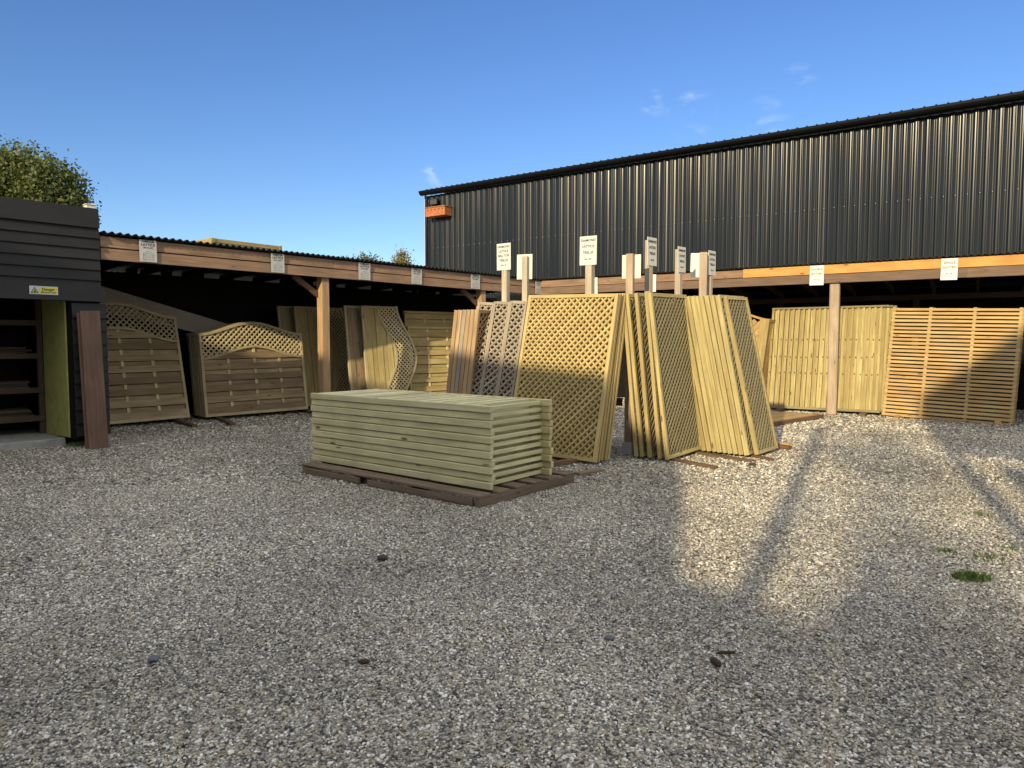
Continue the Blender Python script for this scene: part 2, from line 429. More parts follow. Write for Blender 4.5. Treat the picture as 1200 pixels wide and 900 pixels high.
M['leaf'] = leaf_mat("oak_leaves", [(.035, .062, .016), (.065, .098, .022), (.105, .13, .03), (.16, .145, .035)])
M['leaffar'] = leaf_mat("far_leaves", [(.06, .08, .03), (.10, .12, .045), (.13, .14, .06)])
M['leafyellow'] = leaf_mat("yellowing_leaves", [(.13, .12, .03), (.21, .17, .04), (.12, .13, .04)])
M['weed'] = leaf_mat("weed_leaves", [(.05, .10, .02), (.10, .18, .035), (.20, .24, .07)])

# ------------------------------------------------------------------ setting: the ground
def on_ground(u, v, z=0):
    p = math.atan(50 / 832.0)
    d = Vector((0, math.cos(p), -math.sin(p))) + Vector((1, 0, 0)) * ((u - 600) / 832) + Vector((0, math.sin(p), math.cos(p))) * ((450 - v) / 832)
    return Vector((0, 0, CAM_H)) + d * ((z - CAM_H) / d.z)

g = MB()
for i in range(-6, 6):
    for j in range(-6, 6):
        s = 60
        g.quad((i * s, j * s, 0), ((i + 1) * s, j * s, 0), ((i + 1) * s, (j + 1) * s, 0), (i * s, (j + 1) * s, 0))
go = g.build("ground", M['gravelbed']); tag(go, kind='structure')

# loose stones lying on the bed, nearer the camera
def pebbles():
    def scatter(n, d0, d1, smin, smax):
        dd = np.sqrt(NR.uniform(d0 * d0, d1 * d1, n))
        xx = NR.uniform(-1, 1, n) * (.76 * dd + .9)
        sz = NR.uniform(smin, smax, n) * (1 + .6 * (NR.rand(n) > .96))
        return np.stack([xx, dd, sz * .22], 1), sz
    sets = [scatter(150000, 1.6, 4.0, .0037, .0070), scatter(120000, 4.0, 6.6, .0049, .0086), scatter(75000, 6.6, 10.5, .008, .0122), scatter(74000, 10.5, 17, .0115, .017)]
    P = np.concatenate([a for a, b in sets]); S = np.concatenate([b for a, b in sets]); n = len(P)
    me = bpy.data.meshes.new("gravel_stones")
    me.vertices.add(n); me.vertices.foreach_set("co", P.ravel())
    a = me.attributes.new("rot", 'FLOAT_VECTOR', 'POINT')
    rot = np.stack([NR.uniform(-.5, .5, n), NR.uniform(-.5, .5, n), NR.uniform(0, 6.28, n)], 1); a.data.foreach_set("vector", rot.ravel())
    b = me.attributes.new("scl", 'FLOAT_VECTOR', 'POINT')
    scl = np.stack([S * NR.uniform(.9, 1.5, n), S * NR.uniform(.7, 1.05, n), S * NR.uniform(.45, .85, n)], 1); b.data.foreach_set("vector", scl.ravel())
    o = bpy.data.objects.new("gravel_stones", me); link(o)
    tag(o, "loose grey and tan gravel covering the yard", "gravel", kind="stuff")
    ng = bpy.data.node_groups.new("gravel_scatter", 'GeometryNodeTree')
    ng.interface.new_socket(name="Geometry", in_out='INPUT', socket_type='NodeSocketGeometry')
    ng.interface.new_socket(name="Geometry", in_out='OUTPUT', socket_type='NodeSocketGeometry')
    gi = ng.nodes.new("NodeGroupInput"); gout = ng.nodes.new("NodeGroupOutput")
    ip = ng.nodes.new("GeometryNodeInstanceOnPoints")
    ico = ng.nodes.new("GeometryNodeMeshIcoSphere"); ico.inputs["Subdivisions"].default_value = 1; ico.inputs["Radius"].default_value = 1
    sp = ng.nodes.new("GeometryNodeSetPosition")
    nz = ng.nodes.new("ShaderNodeTexNoise"); nz.inputs["Scale"].default_value = 1.1
    vs = ng.nodes.new("ShaderNodeVectorMath"); vs.operation = 'SUBTRACT'; vs.inputs[1].default_value = (.5, .5, .5)
    vm = ng.nodes.new("ShaderNodeVectorMath"); vm.operation = 'SCALE'; vm.inputs["Scale"].default_value = 1.1
    sm = ng.nodes.new("GeometryNodeSetMaterial"); sm.inputs["Material"].default_value = M['pebble']
    na = ng.nodes.new("GeometryNodeInputNamedAttribute"); na.data_type = 'FLOAT_VECTOR'; na.inputs["Name"].default_value = "rot"
    nb = ng.nodes.new("GeometryNodeInputNamedAttribute"); nb.data_type = 'FLOAT_VECTOR'; nb.inputs["Name"].default_value = "scl"
    L = ng.links.new
    L(nz.outputs["Color"], vs.inputs[0]); L(vs.outputs[0], vm.inputs[0]); L(vm.outputs[0], sp.inputs["Offset"])
    L(ico.outputs["Mesh"], sp.inputs["Geometry"]); L(sp.outputs[0], sm.inputs["Geometry"]); L(sm.outputs[0], ip.inputs["Instance"])
    L(gi.outputs[0], ip.inputs["Points"]); L(na.outputs["Attribute"], ip.inputs["Rotation"]); L(nb.outputs["Attribute"], ip.inputs["Scale"])
    L(ip.outputs[0], gout.inputs[0])
    md = o.modifiers.new("scatter", 'NODES'); md.node_group = ng
    me.materials.append(M['pebble'])
pebbles()

# ------------------------------------------------------------------ frames of the two sheds
L0 = np.array([-5.332, 9.284]); Lt = np.array([.6488, .7610]); Ln = np.array([-.7610, .6488])
K0 = np.array([.635, 16.284]); Rr = np.array([.8387, -.5446]); Rm = np.array([.5446, .8387])
def mat_from(o2, ax, ay, z=0):
    return Matrix(((ax[0], ay[0], 0, o2[0]), (ax[1], ay[1], 0, o2[1]), (0, 0, 1, z), (0, 0, 0, 1)))
ML = mat_from(L0, Lt, Ln)            # local x along the left fascia, y into the shed
MR = mat_from(K0, Rr, Rm)            # the same for the right shed
def PL(t, n, z=0): return Vector((*(L0 + Lt * t + Ln * n), z))
def PR(r, m, z=0): return Vector((*(K0 + Rr * r + Rm * m), z))

def corrugated(x0, x1, pitch, amp, ya, za, yb, zb, thick=.012):
    """sinusoidal sheet, waves along x, falling from (ya, za) to (yb, zb)"""
    g = MB(); n = int((x1 - x0) / pitch * 8)
    xs = [x0 + (x1 - x0) * i / n for i in range(n + 1)]
    prev = None
    for x in xs:
        w = amp * math.sin(2 * math.pi * (x - x0) / pitch)
        b = len(g.v); g.v += [(x, ya, za + w), (x, yb, zb + w), (x, yb, zb + w - thick), (x, ya, za + w - thick)]
        if prev is not None:
            for k in range(4):
                k2 = (k + 1) % 4
                g.face([prev + k, b + k, b + k2, prev + k2], [(0, 0)] * 4, .5)
        prev = b
    return g

# --- left shed
shed = thing("open_shed", "open-fronted timber shed with brown fascia and black corrugated roof along the left side", "shed", ML)
LL = 9.2
up = MB(); up.bx(0, 3.6, 0, .03, 2.575, 2.715); up.bx(3.6, 6.9, 0, .03, 2.573, 2.717); up.bx(6.9, LL, 0, .03, 2.575, 2.722)
up.build("fascia_board", M['fascia'], shed, bevel=.004)
lo = MB(); lo.bx(0, 5.1, -.012, .022, 2.41, 2.558); lo.bx(5.1, LL, -.012, .022, 2.408, 2.559)
lo.build("fascia_board", M['fascia'], shed, bevel=.004)
corrugated(-.0, LL + 1.2, .098, .016, -.075, 2.762, 3.6, 2.60).build("roof", M['roofblack'], shed, smooth=True)
for t in (3.39, 7.28):
    p = MB(); p.bx(t, t + .15, .045, .195, 0, 2.43); p.build("post", M['post'], shed, bevel=.008)
    b = MB(); b.bar((t + .02, .17, 2.12), (t - .46, .17, 2.42), .09, .045, (0, 0, 1)); b.build("brace", M['rafter'], shed, bevel=.004)
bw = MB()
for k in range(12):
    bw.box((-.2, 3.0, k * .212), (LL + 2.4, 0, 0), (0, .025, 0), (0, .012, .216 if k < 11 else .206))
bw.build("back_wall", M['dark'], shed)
pl = MB(); x = -.3
g0 = 1.08
ends = [-.3, .35]
x = .35
blocks = [(-.3, .38), (.72, 1.06)]
for k in range(14):
    a = 1.46 + k * .592
    blocks.append((a, a + .195 + .0 * k))
for (a, b) in blocks:
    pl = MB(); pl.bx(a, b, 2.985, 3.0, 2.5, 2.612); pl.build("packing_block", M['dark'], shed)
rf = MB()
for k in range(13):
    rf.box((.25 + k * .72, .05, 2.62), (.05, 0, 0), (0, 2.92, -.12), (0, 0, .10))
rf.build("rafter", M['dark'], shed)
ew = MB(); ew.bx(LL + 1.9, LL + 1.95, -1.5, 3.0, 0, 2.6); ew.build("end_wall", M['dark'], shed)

# --- right shed
rshed = thing("open_shed", "open-fronted timber shed with orange upper fascia board below the dark metal building", "shed", MR)
RL = 15
up = MB(); up.bx(.02, 4.55, 0, .03, 2.575, 2.72); 
up.build("fascia_board", M['fascia'], rshed, bevel=.004)
up = MB(); up.bx(4.553, 9.3, 0, .03, 2.572, 2.735); up.bx(9.31, RL, 0, .03, 2.572, 2.735)
o = up.build("fascia_board", M['newfascia'], rshed, bevel=.004); o["label"] = "newer orange fascia board"
lo = MB(); lo.bx(.02, 3.4, -.006, .026, 2.41, 2.566); lo.bx(3.4, 8.2, -.006, .026, 2.405, 2.563); lo.bx(8.2, RL, -.006, .026, 2.402, 2.563)
lo.build("fascia_board", M['fasciadark'], rshed, bevel=.004)
corrugated(-.1, RL, .098, .014, -.06, 2.775, 3.35, 2.46).build("roof", M['roofblack'], rshed, smooth=True)
for r in (6.10, 9.75, 13.4):
    p = MB(); p.bx(r, r + .165, .05, .205, 0, 2.43); p.build("post", M['paleposts'], rshed, bevel=.02)
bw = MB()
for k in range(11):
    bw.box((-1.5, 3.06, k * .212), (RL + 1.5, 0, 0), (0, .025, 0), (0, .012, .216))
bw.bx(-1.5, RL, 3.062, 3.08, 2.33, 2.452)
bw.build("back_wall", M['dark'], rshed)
wp = MB(); wp.bx(-1.0, RL, 2.95, 3.05, 2.21, 2.32); wp.build("wall_plate", M['rafter'], rshed)
for r in (1.2, 4.55, 7.25, 10.2, 13):
    p = MB(); p.bx(r, r + .12, 2.93, 3.04, 0, 2.21); p.build("back_post", M['rafter'], rshed)
rf = MB()
for k in range(20):
    rf.box((.2 + k * .74, .05, 2.60), (.05, 0, 0), (0, 2.95, -.28), (0, 0, .11))
rf.build("rafter", M['rafter'], rshed)

# ------------------------------------------------------------------ dark timber shed on the left
ds = thing("timber_shed", "black weatherboarded timber shed with an open bay and a yellow-green inner wall", "shed", ML)
def weatherboard(g, x0, x1, zs, y=0, lean=.030, th=.018):
    for i in range(len(zs) - 1):
        a, b = zs[i], zs[i + 1] + .02
        t = R.random()
        j = R.uniform(-.004, .004)
        g.box((x0, y - lean - th, a), (x1 - x0, 0, 0), (0, th, 0), (0, lean, b - a), t)
w = MB()
weatherboard(w, -5, -.02, [1.99, 2.13, 2.265, 2.40, 2.535, 2.67, 2.80])
weatherboard(w, -5, -.02, [2.80, 3.03], y=-.012)
w.build("wall", M['black'], ds)
w = MB(); weatherboard(w, -5, .03, [1.86, 2.02], y=-.022)
w.build("lintel_board", M['black'], ds)
w = MB(); weatherboard(w, -.37, .03, [.14 + .1675 * i for i in range(11)], y=-.012, lean=.03)
w.build("pier", M['black'], ds)
w = MB()
w.bx(-5, -.03, .0, .09, 1.86, 3.024)                 # backing behind the boards
w.bx(-.38, -.03, .0, .12, .1, 1.86)
w.bx(-.06, -.022, .09, 1.25, 0, 2.03); w.bx(-.06, -.022, 1.25, 4.2, 0, 3.0); w.bx(-5, -.06, 1.252, 1.28, 2.052, 2.998); w.bx(-5, -.05, 4.0, 4.1, 0, 3.0); w.bx(-5.1, -5, 0, 4.1, 0, 3.0)  # unseen side wall, stepped to admit sun in front and block it behind
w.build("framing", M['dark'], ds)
w = MB(); w.bx(-5.1, -.01, .091, 1.25, 2.03, 2.05); w.bx(-5.1, -.01, .02, .10, 3.025, 3.05); w.bx(-5.1, -.01, 1.25, 4.2, 3.003, 3.04); w.build("roof", M['roofblack'], ds)  # unseen roof, front strip dropped to let sun reach the low arched stack
w = MB(); w.prism([(.12, .12), (.97, .1), (.97, 1.95), (.12, 1.86)], -.405, -.385)
w.mapv(lambda a, b, c: (b, a, c)); w.f = [f[::-1] for f in w.f]
w.build("inner_wall", M['insul'], ds)
w = MB(); w.bx(-5, -.39, .28, 4, -.02, .1); w.build("concrete_floor", M['concrete'], ds, bevel=.01)
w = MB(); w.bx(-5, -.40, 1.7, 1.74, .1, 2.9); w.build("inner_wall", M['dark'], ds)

# storage rack inside the bay
rk = thing("storage_rack", "timber shelf rack loaded with lengths of wood inside the black shed", "rack", ML)
for xx in (-.47, -3.9):
    p = MB(); p.bx(xx, xx + .06, .98, 1.04, .1, 2.0); p.build("upright", M['shelf'], rk)
for zz in (.28, .66, 1.12, 1.56):
    p = MB(); p.bx(-3.9, -.415, .955, .979, zz, zz + .07); p.bx(-3.84, -.475, .985, 1.62, zz + .04, zz + .06)
    p.build("shelf", M['shelf'], rk)
k = 0
for zi, zz in enumerate((.342, .722, 1.182)):
    for j in range(9):
        ln = R.uniform(1.0, 2.4); x1 = -.50 - R.random() * .1
        zz2 = zz + (j // 3) * .032; yy = 1.0 + (j % 3) * .18 + R.uniform(0, .04)
        p = MB(); a = R.uniform(-.03, .03)
        p.box((x1 - ln, yy, zz2), (ln, a, 0), (0, R.uniform(.09, .14), 0), (0, 0, .026))
        o = p.build("timber_length", M['oldwood']); o.matrix_world = ML
        tag(o, "short rough timber lying on the %s shelf of the rack in the black shed" % ("lowest", "middle", "top")[zi], "timber", "timber lengths on the %s shelf" % ("lowest", "middle", "top")[zi])

# ------------------------------------------------------------------ signs
def text(body, size, mat, parent, loc, rot=(D(90), 0, 0), name="lettering", line=1.0, ext=.0008, align='CENTER'):
    c = bpy.data.curves.new(name, 'FONT'); c.body = body; c.size = size; c.align_x = align; c.align_y = 'CENTER'; c.extrude = ext; c.space_line = line
    c.resolution_u = 2; c.offset = size * .018
    c.materials.append(mat)
    tmp = bpy.data.objects.new("tmp_text", c)
    COL.objects.link(tmp)
    dg = bpy.context.evaluated_depsgraph_get()
    me = bpy.data.meshes.new_from_object(tmp.evaluated_get(dg)); me.name = name
    bpy.data.objects.remove(tmp); bpy.data.curves.remove(c)
    o = bpy.data.objects.new(name, me); link(o, parent); o.location = loc; o.rotation_euler = rot
    return o

def lattice_pict(g, cx, cz, w, h, y):
    """little outline drawing of an arched panel"""
    s = .004
    g.bx(cx - w/2, cx - w/2 + s, y, y + .001, cz, cz + h * .72); g.bx(cx + w/2 - s, cx + w/2, y, y + .001, cz, cz + h * .72)
    g.bx(cx - w/2, cx + w/2, y, y + .001, cz, cz + s)
    for f in (0, .22):
        pts = [(cx - w/2 + w * i / 12, cz + h * (.70 - f) + h * .28 * (.5 - .5 * math.cos(2 * math.pi * i / 12))) for i in range(13)]
        g.strip(pts, s, y, y + .001)
    for i in range(1, 6):
        g.bx(cx - w/2 + w * i / 6, cx - w/2 + w * i / 6 + s * .6, y + .0002, y + .001, cz, cz + h * .55)

def fascia_sign(Mx, x0, x1, z0, z1, lines, label, dirty, pict):
    o = MB(); o.bx(0, x1 - x0, -.004, 0, 0, z1 - z0)
    s = o.build("fascia_sign", M['signgrey'] if dirty else M['signwhite'])
    s.matrix_world = Mx @ Matrix.Translation((x0, -.026, z0)) @ Matrix.Rotation(R.uniform(-.015, .015), 4, 'Y')
    tag(s, label, "sign", "signs on the shed fascias")
    w, h = x1 - x0, z1 - z0
    for (txt, fz, sz) in lines:
        text(txt, sz * w, M['ink'], s, (w / 2, -.0052, h * fz))
    if pict:
        gq = MB(); lattice_pict(gq, w / 2, h * .08, w * .62, h * .42, -.0062); gq.build("panel_drawing", M['inkgrey'], s)
arch = lambda s: [("OMEGA", .93, .21), ("LATTICE", .78, .21), (s, .64, .13)]
LZ0, LZ1 = 2.424, 2.715
for (a, b, s, lab) in (
    (.475, .70, "6FT X 6FT", "white card sign reading OMEGA LATTICE, leftmost on the left fascia beside the black shed"),
    (2.425, 2.655, "6FT X 5FT", "grey card sign on the left fascia just left of the first shed post"),
    (4.095, 4.345, "6FT X 4FT", "grey card sign on the left fascia right of the first shed post"),
    (5.305, 5.56, "6FT X 3FT", "grey card sign on the left fascia above the gap between the sideways panels"),
    (6.90, 7.165, "6FT X 6FT", "grey card sign on the left fascia just left of the tall sign post nearest it"),
    (9.0, 9.19, "6FT X 5FT", "small grey card sign at the right end of the left fascia")):
    fascia_sign(ML, a, b, LZ0, LZ1, arch(s), lab, True, True)
for (a, b, ls, lab) in (
    (1.28, 1.47, [], "small white card sign on the right fascia behind the tallest frontal sign post"),
    (2.60, 2.80, [], "small white card sign on the right fascia half hidden behind a sign post"),
    (5.77, 6.01, [("DOUBLE", .80, .21), ("SLATTED", .58, .2), ("6ft x 6ft", .30, .12)], "white sign reading DOUBLE SLATTED on the right fascia above the pale post"),
    (7.83, 8.07, [("SINGLE", .80, .22), ("SLATTED", .58, .2), ("6ft x 6ft", .30, .12)], "white sign reading SINGLE SLATTED at the right end of the fascia")):
    fascia_sign(MR, a, b, 2.375, 2.73, ls, lab, False, False)

# danger sign on the black shed
o = MB(); o.bx(0, .305, -.004, 0, 0, .10); s = o.build("danger_sign", M['signblue'])
s.matrix_world = ML @ Matrix.Translation((-.826, -.058, 1.922))
tag(s, "small yellow and white Danger sign on the lintel of the black shed", "sign")
o = MB(); o.bx(.105, .295, -.0055, -.0045, .008, .092); o.build("yellow_field", M['signyellow'], s)
o = MB(); o.prism([(.012, .012), (.098, .012), (.055, .088)], -.0055, -.0045); tri = o.build("warning_triangle", M['ink'], s)
o = MB(); o.prism([(.026, .019), (.084, .019), (.055, .071)], -.0065, -.0057); o.build("triangle_field", M['signyellow'], tri)
o = MB(); o.prism([(.045, .024), (.062, .022), (.072, .034), (.06, .044), (.064, .056), (.052, .05), (.046, .036)], -.0075, -.0067); o.build("symbol", M['ink'], tri)
text("Danger", .046, M['ink'], s, (.20, -.0065, .062)); text("Mind your head", .025, M['ink'], s, (.20, -.0065, .027))

# ------------------------------------------------------------------ panels
def panel_matrix(q, off=0.0):
    bx, by, yaw, lean, w, h, z0, roll = q
    d = np.array([math.cos(yaw), math.sin(yaw), 0]); n = np.array([-math.sin(yaw), math.cos(yaw), 0])
    u = math.cos(lean) * np.array([0, 0, 1.]) + math.sin(lean) * n
    dx = math.cos(roll) * d + math.sin(roll) * u; uy = -math.sin(roll) * d + math.cos(roll) * u
    y = np.cross(uy, dx)
    o = np.array([bx, by, z0]) + n * off
    return Matrix(((dx[0], y[0], uy[0], o[0]), (dx[1], y[1], uy[1], o[1]), (dx[2], y[2], uy[2], o[2]), (0, 0, 0, 1)))

def lattice_bars(g, inside, x0, x1, z0, z1, pitch, sw, y, th):
    """45 degree slats in two layers, cut to the region inside(x, z)"""
    for sgn, yy in ((1, y), (-1, y + th + .0005)):
        lo, hi = (x0 - z1, x1 - z0) if sgn == 1 else (x0 + z0, x1 + z1)
        c = lo + pitch * .5
        while c < hi:
            step = .012; run = None; X = x0
            n = int((x1 - x0) / step) + 1
            for i in range(n + 1):
                x = x0 + (x1 - x0) * i / n
                z = x - c if sgn == 1 else c - x
                ins = z0 <= z <= z1 and inside(x, z)
                if ins and run is None: run = (x, z)
                if (not ins or i == n) and run is not None:
                    xe = x if ins else x - (x1 - x0) / n
                    ze = xe - c if sgn == 1 else c - xe
                    if abs(xe - run[0]) > .02:
                        g.bar((run[0], yy + th / 2, run[1]), (xe, yy + th / 2, ze), sw, th, (1, 0, -sgn))
                    run = None
            c += pitch

def trellis(label, q, fm, lm, pitch=.083, fw=.042, T=.042, sw=.021, group=None, off=0, lat=True, mids=()):
    w, h = q[4], q[5]
    t = thing("trellis_panel", label, "trellis", panel_matrix(q, off), group)
    f = MB(); f.bx(0, fw, 0, T, 0, h); f.bx(w - fw, w, 0, T, 0, h); f.bx(fw, w - fw, .002, T - .002, h - fw, h); f.bx(fw, w - fw, .002, T - .002, 0, fw)
    f.build("frame", fm, t, bevel=.003)
    if lat:
        l = MB(); e = .006
        lattice_bars(l, lambda x, z: True, fw - e, w - fw + e, fw - e, h - fw + e, pitch, sw, .010, .009)
        l.build("lattice", lm, t)
    return t

def stack_of(proto, q, n, pitch, labels, group, jit=.006, first=1, drop=False, toned=False, shift=0.0):
    """further panels standing behind the front one"""
    out = []
    for i in range(first, n):
        c = copy_tree(proto)
        if i > 0 and drop:
            for ch in list(c.children):
                if ch.name.split('.')[0] == 'lattice': bpy.data.objects.remove(ch)
        j = list(q); j[3] += R.uniform(-.006, .006); j[7] += R.uniform(-.004, .004)
        d = np.array([math.cos(q[2]), math.sin(q[2])]) * (R.uniform(-jit, jit) + shift * i)
        j[0] += d[0]; j[1] += d[1]
        c.matrix_world = panel_matrix(j, i * pitch)
        c["label"] = labels(i); c["group"] = group
        if toned: retone(c)
        out.append(c)
    return out
def retone(o, names=("frame", "front_slats", "back_slats", "rail", "slats")):
    for ch in o.children:
        if ch.name.split('.')[0] in names:
            ch.data = ch.data.copy()
            at = ch.data.attributes["tone"]; sh = R.random()
            vals = [0.0] * len(at.data); at.data.foreach_get("value", vals)
            at.data.foreach_set("value", [(x + sh) % 1.0 for x in vals])
            uv = ch.data.uv_layers[0].data; u = [0.0] * (2 * len(uv)); uv.foreach_get("uv", u); k = R.uniform(0, 9)
            uv.foreach_set("uv", [x + k for x in u])
ORD = ["first", "second", "third", "fourth", "fifth", "sixth", "seventh", "eighth", "ninth", "tenth", "eleventh", "twelfth"]

def omega(name, label, q, rise, lat_h, fm, bm, lm, group=None, off=0, sideways=False, boards='hit', pitch=.095, cat="fence panel", backs=None, diag=False):
    """arched panel: boards below, a bent lattice band on top; q's w and h are those of the panel standing up"""
    w, h = q[4], q[5]
    Mx = panel_matrix(q, off)
    t = thing(name, label, cat, Mx, group)
    fw = .045; T = .05
    arc = lambda x: rise * (.5 - .5 * math.cos(2 * math.pi * x / w))
    ztop = lambda x: h - .045 + arc(x); zlow = lambda x: h - lat_h + arc(x)
    turn = (lambda x, y, z: (z, y, w - x)) if sideways else (lambda x, y, z: (x, y, z))
    f = MB(); f.bx(0, fw, 0, T, 0, h); f.bx(w - fw, w, 0, T, 0, h); f.bx(fw, w - fw, .003, T - .003, 0, .05)
    f.mapv(turn).build("frame", fm, t, bevel=.003)
    n = 36; xs = [fw + (w - 2 * fw) * i / n for i in range(n + 1)]
    c = MB(); c.strip([(x * (w + .02) / w - .01, ztop(x) + .002) for x in [w * i / n for i in range(n + 1)]], .045, -.006, T + .02); c.mapv(turn).build("top_rail", fm, t)
    if lat_h > 0:
        c = MB(); c.strip([(x, zlow(x) - .04) for x in xs], .04, -.003, T - .004); c.mapv(turn).build("curved_rail", fm, t)
        l = MB(); lattice_bars(l, lambda x, z: zlow(x) - .005 <= z <= ztop(x) + .006, fw - .005, w - fw + .005, h - lat_h - .02, h + rise, pitch, .024, .012, .01)
        l.mapv(turn).build("lattice", lm, t)
        lim = lambda x: zlow(x) - .012
    else:
        lim = lambda x: ztop(x) + .01
    bd = MB(); zt = max(lim(w / 2), lim(fw + .01))
    def plank_cut(a, b, y0, y1):
        ok = [x for x in xs if lim(x) > a + .004]
        if len(ok) < 3: return
        if min(lim(x) for x in ok) >= b: bd.bx(ok[0], ok[-1], y0, y1, a, b); return
        bd.prism([(ok[0], a), (ok[-1], a)] + [(x, max(a + .002, min(b, lim(x)))) for x in reversed(ok)], y0, y1)
    if diag:
        cc = -h
        while cc < w:
            pts = [(x, x - cc) for x in xs if .04 < x - cc < lim(x)]
            if len(pts) > 2:
                bd.bar((pts[0][0], .02 + R.random() * .004, pts[0][1]), (pts[-1][0], .02, pts[-1][1]), .095, .012, (1, 0, -1))
            cc += .145
    elif boards == 'hit':
        z = .052
        while z < zt - .03:
            y = R.uniform(0, .004); plank_cut(z, z + .106, .002 + y, .018 + y)
            z2 = z + .106; plank_cut(z2 + .006, z2 + .076, .040, .050)
            z += .188
        bt = MB()
        for fx in (.25, .5, .75):
            x = w * fx; bt.bx(x - .023, x + .023, .0225, .0395, .05, lim(x) - .005)
        bt.mapv(turn).build("batten", M['palelattice'], t)
    else:
        z = .052; k = 0
        while z < zt - .03:
            hh = R.uniform(.10, .125); plank_cut(z, z + hh - .004, .004 + (k % 2) * .012, .015 + (k % 2) * .012)
            z += hh; k += 1
    bd.mapv(turn).build("boards", bm, t)
    return t

# --- arched panels at the left end of the left shed
P1 = [-6.628, 10.432, .878, .233, 1.9, 1.737, .068, .003]
a = omega("fence_panel", "tall arched fence panel with lattice top beside the black shed, front of its stack", P1, .22, .40, M['panelend'], M['panel'], M['panelend'], "arched lattice-top fence panels")
stack_of(a, P1, 3, .07, lambda i: "arched panel whose curved top shows %s behind the tall one beside the black shed" % ("just", "farther")[i - 1], "arched lattice-top fence panels", drop=True)
P2 = [-5.193, 11.987, .785, .13, 1.913, 1.438, .062, .008]
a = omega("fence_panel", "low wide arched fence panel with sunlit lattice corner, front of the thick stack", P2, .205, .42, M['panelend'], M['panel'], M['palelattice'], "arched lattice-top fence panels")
stack_of(a, P2, 8, .066, lambda i: "low arched panel, %s from the front of the thick stack left of the post" % ORD[i], "arched lattice-top fence panels", jit=.004, drop=True)

# --- sideways and flat panels at the back of the left shed
yawL = math.atan2(Lt[1], Lt[0])
def at_left(t, n, w, h, lean=.14, z0=.08, roll=0, turn=0):
    p = L0 + Lt * t + Ln * n
    return [p[0], p[1], yawL + D(turn), lean, w, h, z0, roll]
def sideways(t, n, hend, rise, lab, off=0, bm='panel', tall=1.98, turn=0):
    q = at_left(t, n, tall, hend, turn=turn)
    # standing on its side the panel is 'tall' high
    return omega("fence_panel", lab, q, rise, .43, M['panelend'], M[bm], M['palelattice'], "arched panels stored on their sides", off, True, 'close', .085)
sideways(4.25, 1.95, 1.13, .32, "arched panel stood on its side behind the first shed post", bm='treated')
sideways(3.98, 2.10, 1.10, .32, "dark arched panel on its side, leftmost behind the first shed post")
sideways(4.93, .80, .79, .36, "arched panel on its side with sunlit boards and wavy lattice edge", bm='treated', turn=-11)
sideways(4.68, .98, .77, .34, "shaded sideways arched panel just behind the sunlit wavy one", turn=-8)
def flat(t, n, w, h, lab, off=0):
    return omega("fence_panel", lab, at_left(t, n, w, h, .08, turn=-12), 0.0, 0, M['treated'], M['treated'], M['treated'], "flat-topped horizontal board panels", off, False, 'hit')
flat(6.04, .84, 1.9, 1.58, "sunlit flat-topped panel of horizontal boards, the lower front one")
flat(6.08, .96, 1.9, 1.90, "tall flat-topped panel of horizontal boards behind the lower sunlit one")

# --- centre display: big trellis leaning to the left of the ridge
C = [-.078, 8.372, -.615, .225, 1.212, 1.903, .059, -.023]
GT = "trellis panels leaning on the centre display"
c = trellis("wide golden diamond trellis panel facing front, half in shade", C, M['lattice'], M['lattice'], group=GT)
stack_of(c, C, 3, .066, lambda i: "wide trellis panel, %s in the stack headed by the golden one" % ORD[i], GT, .012, toned=True)
C2 = list(C); C2[3] -= .03
for i in (3, 4):
    cc = copy_tree(c); cc.matrix_world = panel_matrix(C2, .03 + i * .066); retone(cc)
    cc["label"] = "wide trellis panel, %s in the stack headed by the golden one" % ORD[i]

dC = np.array([math.cos(-.615), math.sin(-.615)]); nC = np.array([math.sin(.615), math.cos(.615)])
def along_c(x, y): return np.array(C[:2]) + dC * x + nC * y
ND = "narrow greyed trellis panels beside the big trellis"
for i, (x, yw) in enumerate(((-.78, -.40), (-.535, -.42), (-.29, -.44))):
    p = along_c(x, .03)
    q = [p[0], p[1], yw, .19, .235, 1.84, .05, -.075]
    nm = ("leftmost", "middle", "rightmost")[i]
    d = trellis("%s of the three narrow greyed trellis panels left of the big trellis" % nm, q, M['greyed'], M['greyed'], pitch=.085, fw=.034, T=.05, group=ND)
    for j in range(1, 3):
        cc = copy_tree(d); q2 = list(q); q2[3] -= .012 * j
        cc.matrix_world = panel_matrix(q2, j * .075)
        cc["label"] = "narrow greyed trellis %s behind the %s of the three narrow panels" % (("close", "farther")[j - 1], nm)
# edge-on stack of narrow trellis, left end
p = along_c(-1.09, .16)
for i in range(6):
    q = [p[0] + dC[0] * i * .067, p[1] + dC[1] * i * .067, D(57), -.135, .62, 1.70 + R.uniform(-.01, .01), .05, 0]
    if i == 0:
        e = trellis("pinkish-brown trellis seen edge-on, first from the left in the six-deep stack", q, M['pinkish'], M['pinkish'], fw=.04, T=.058, group="edge-on trellis stack at the left of the display")
        g0 = e
    else:
        cc = copy_tree(g0); cc.matrix_world = panel_matrix(q); retone(cc)
        cc["label"] = "trellis seen edge-on, %s from the left of the six beside the narrow panels" % ORD[i]
        if i == 2:
            cc.children[0].data.materials[0] = M['greyed']

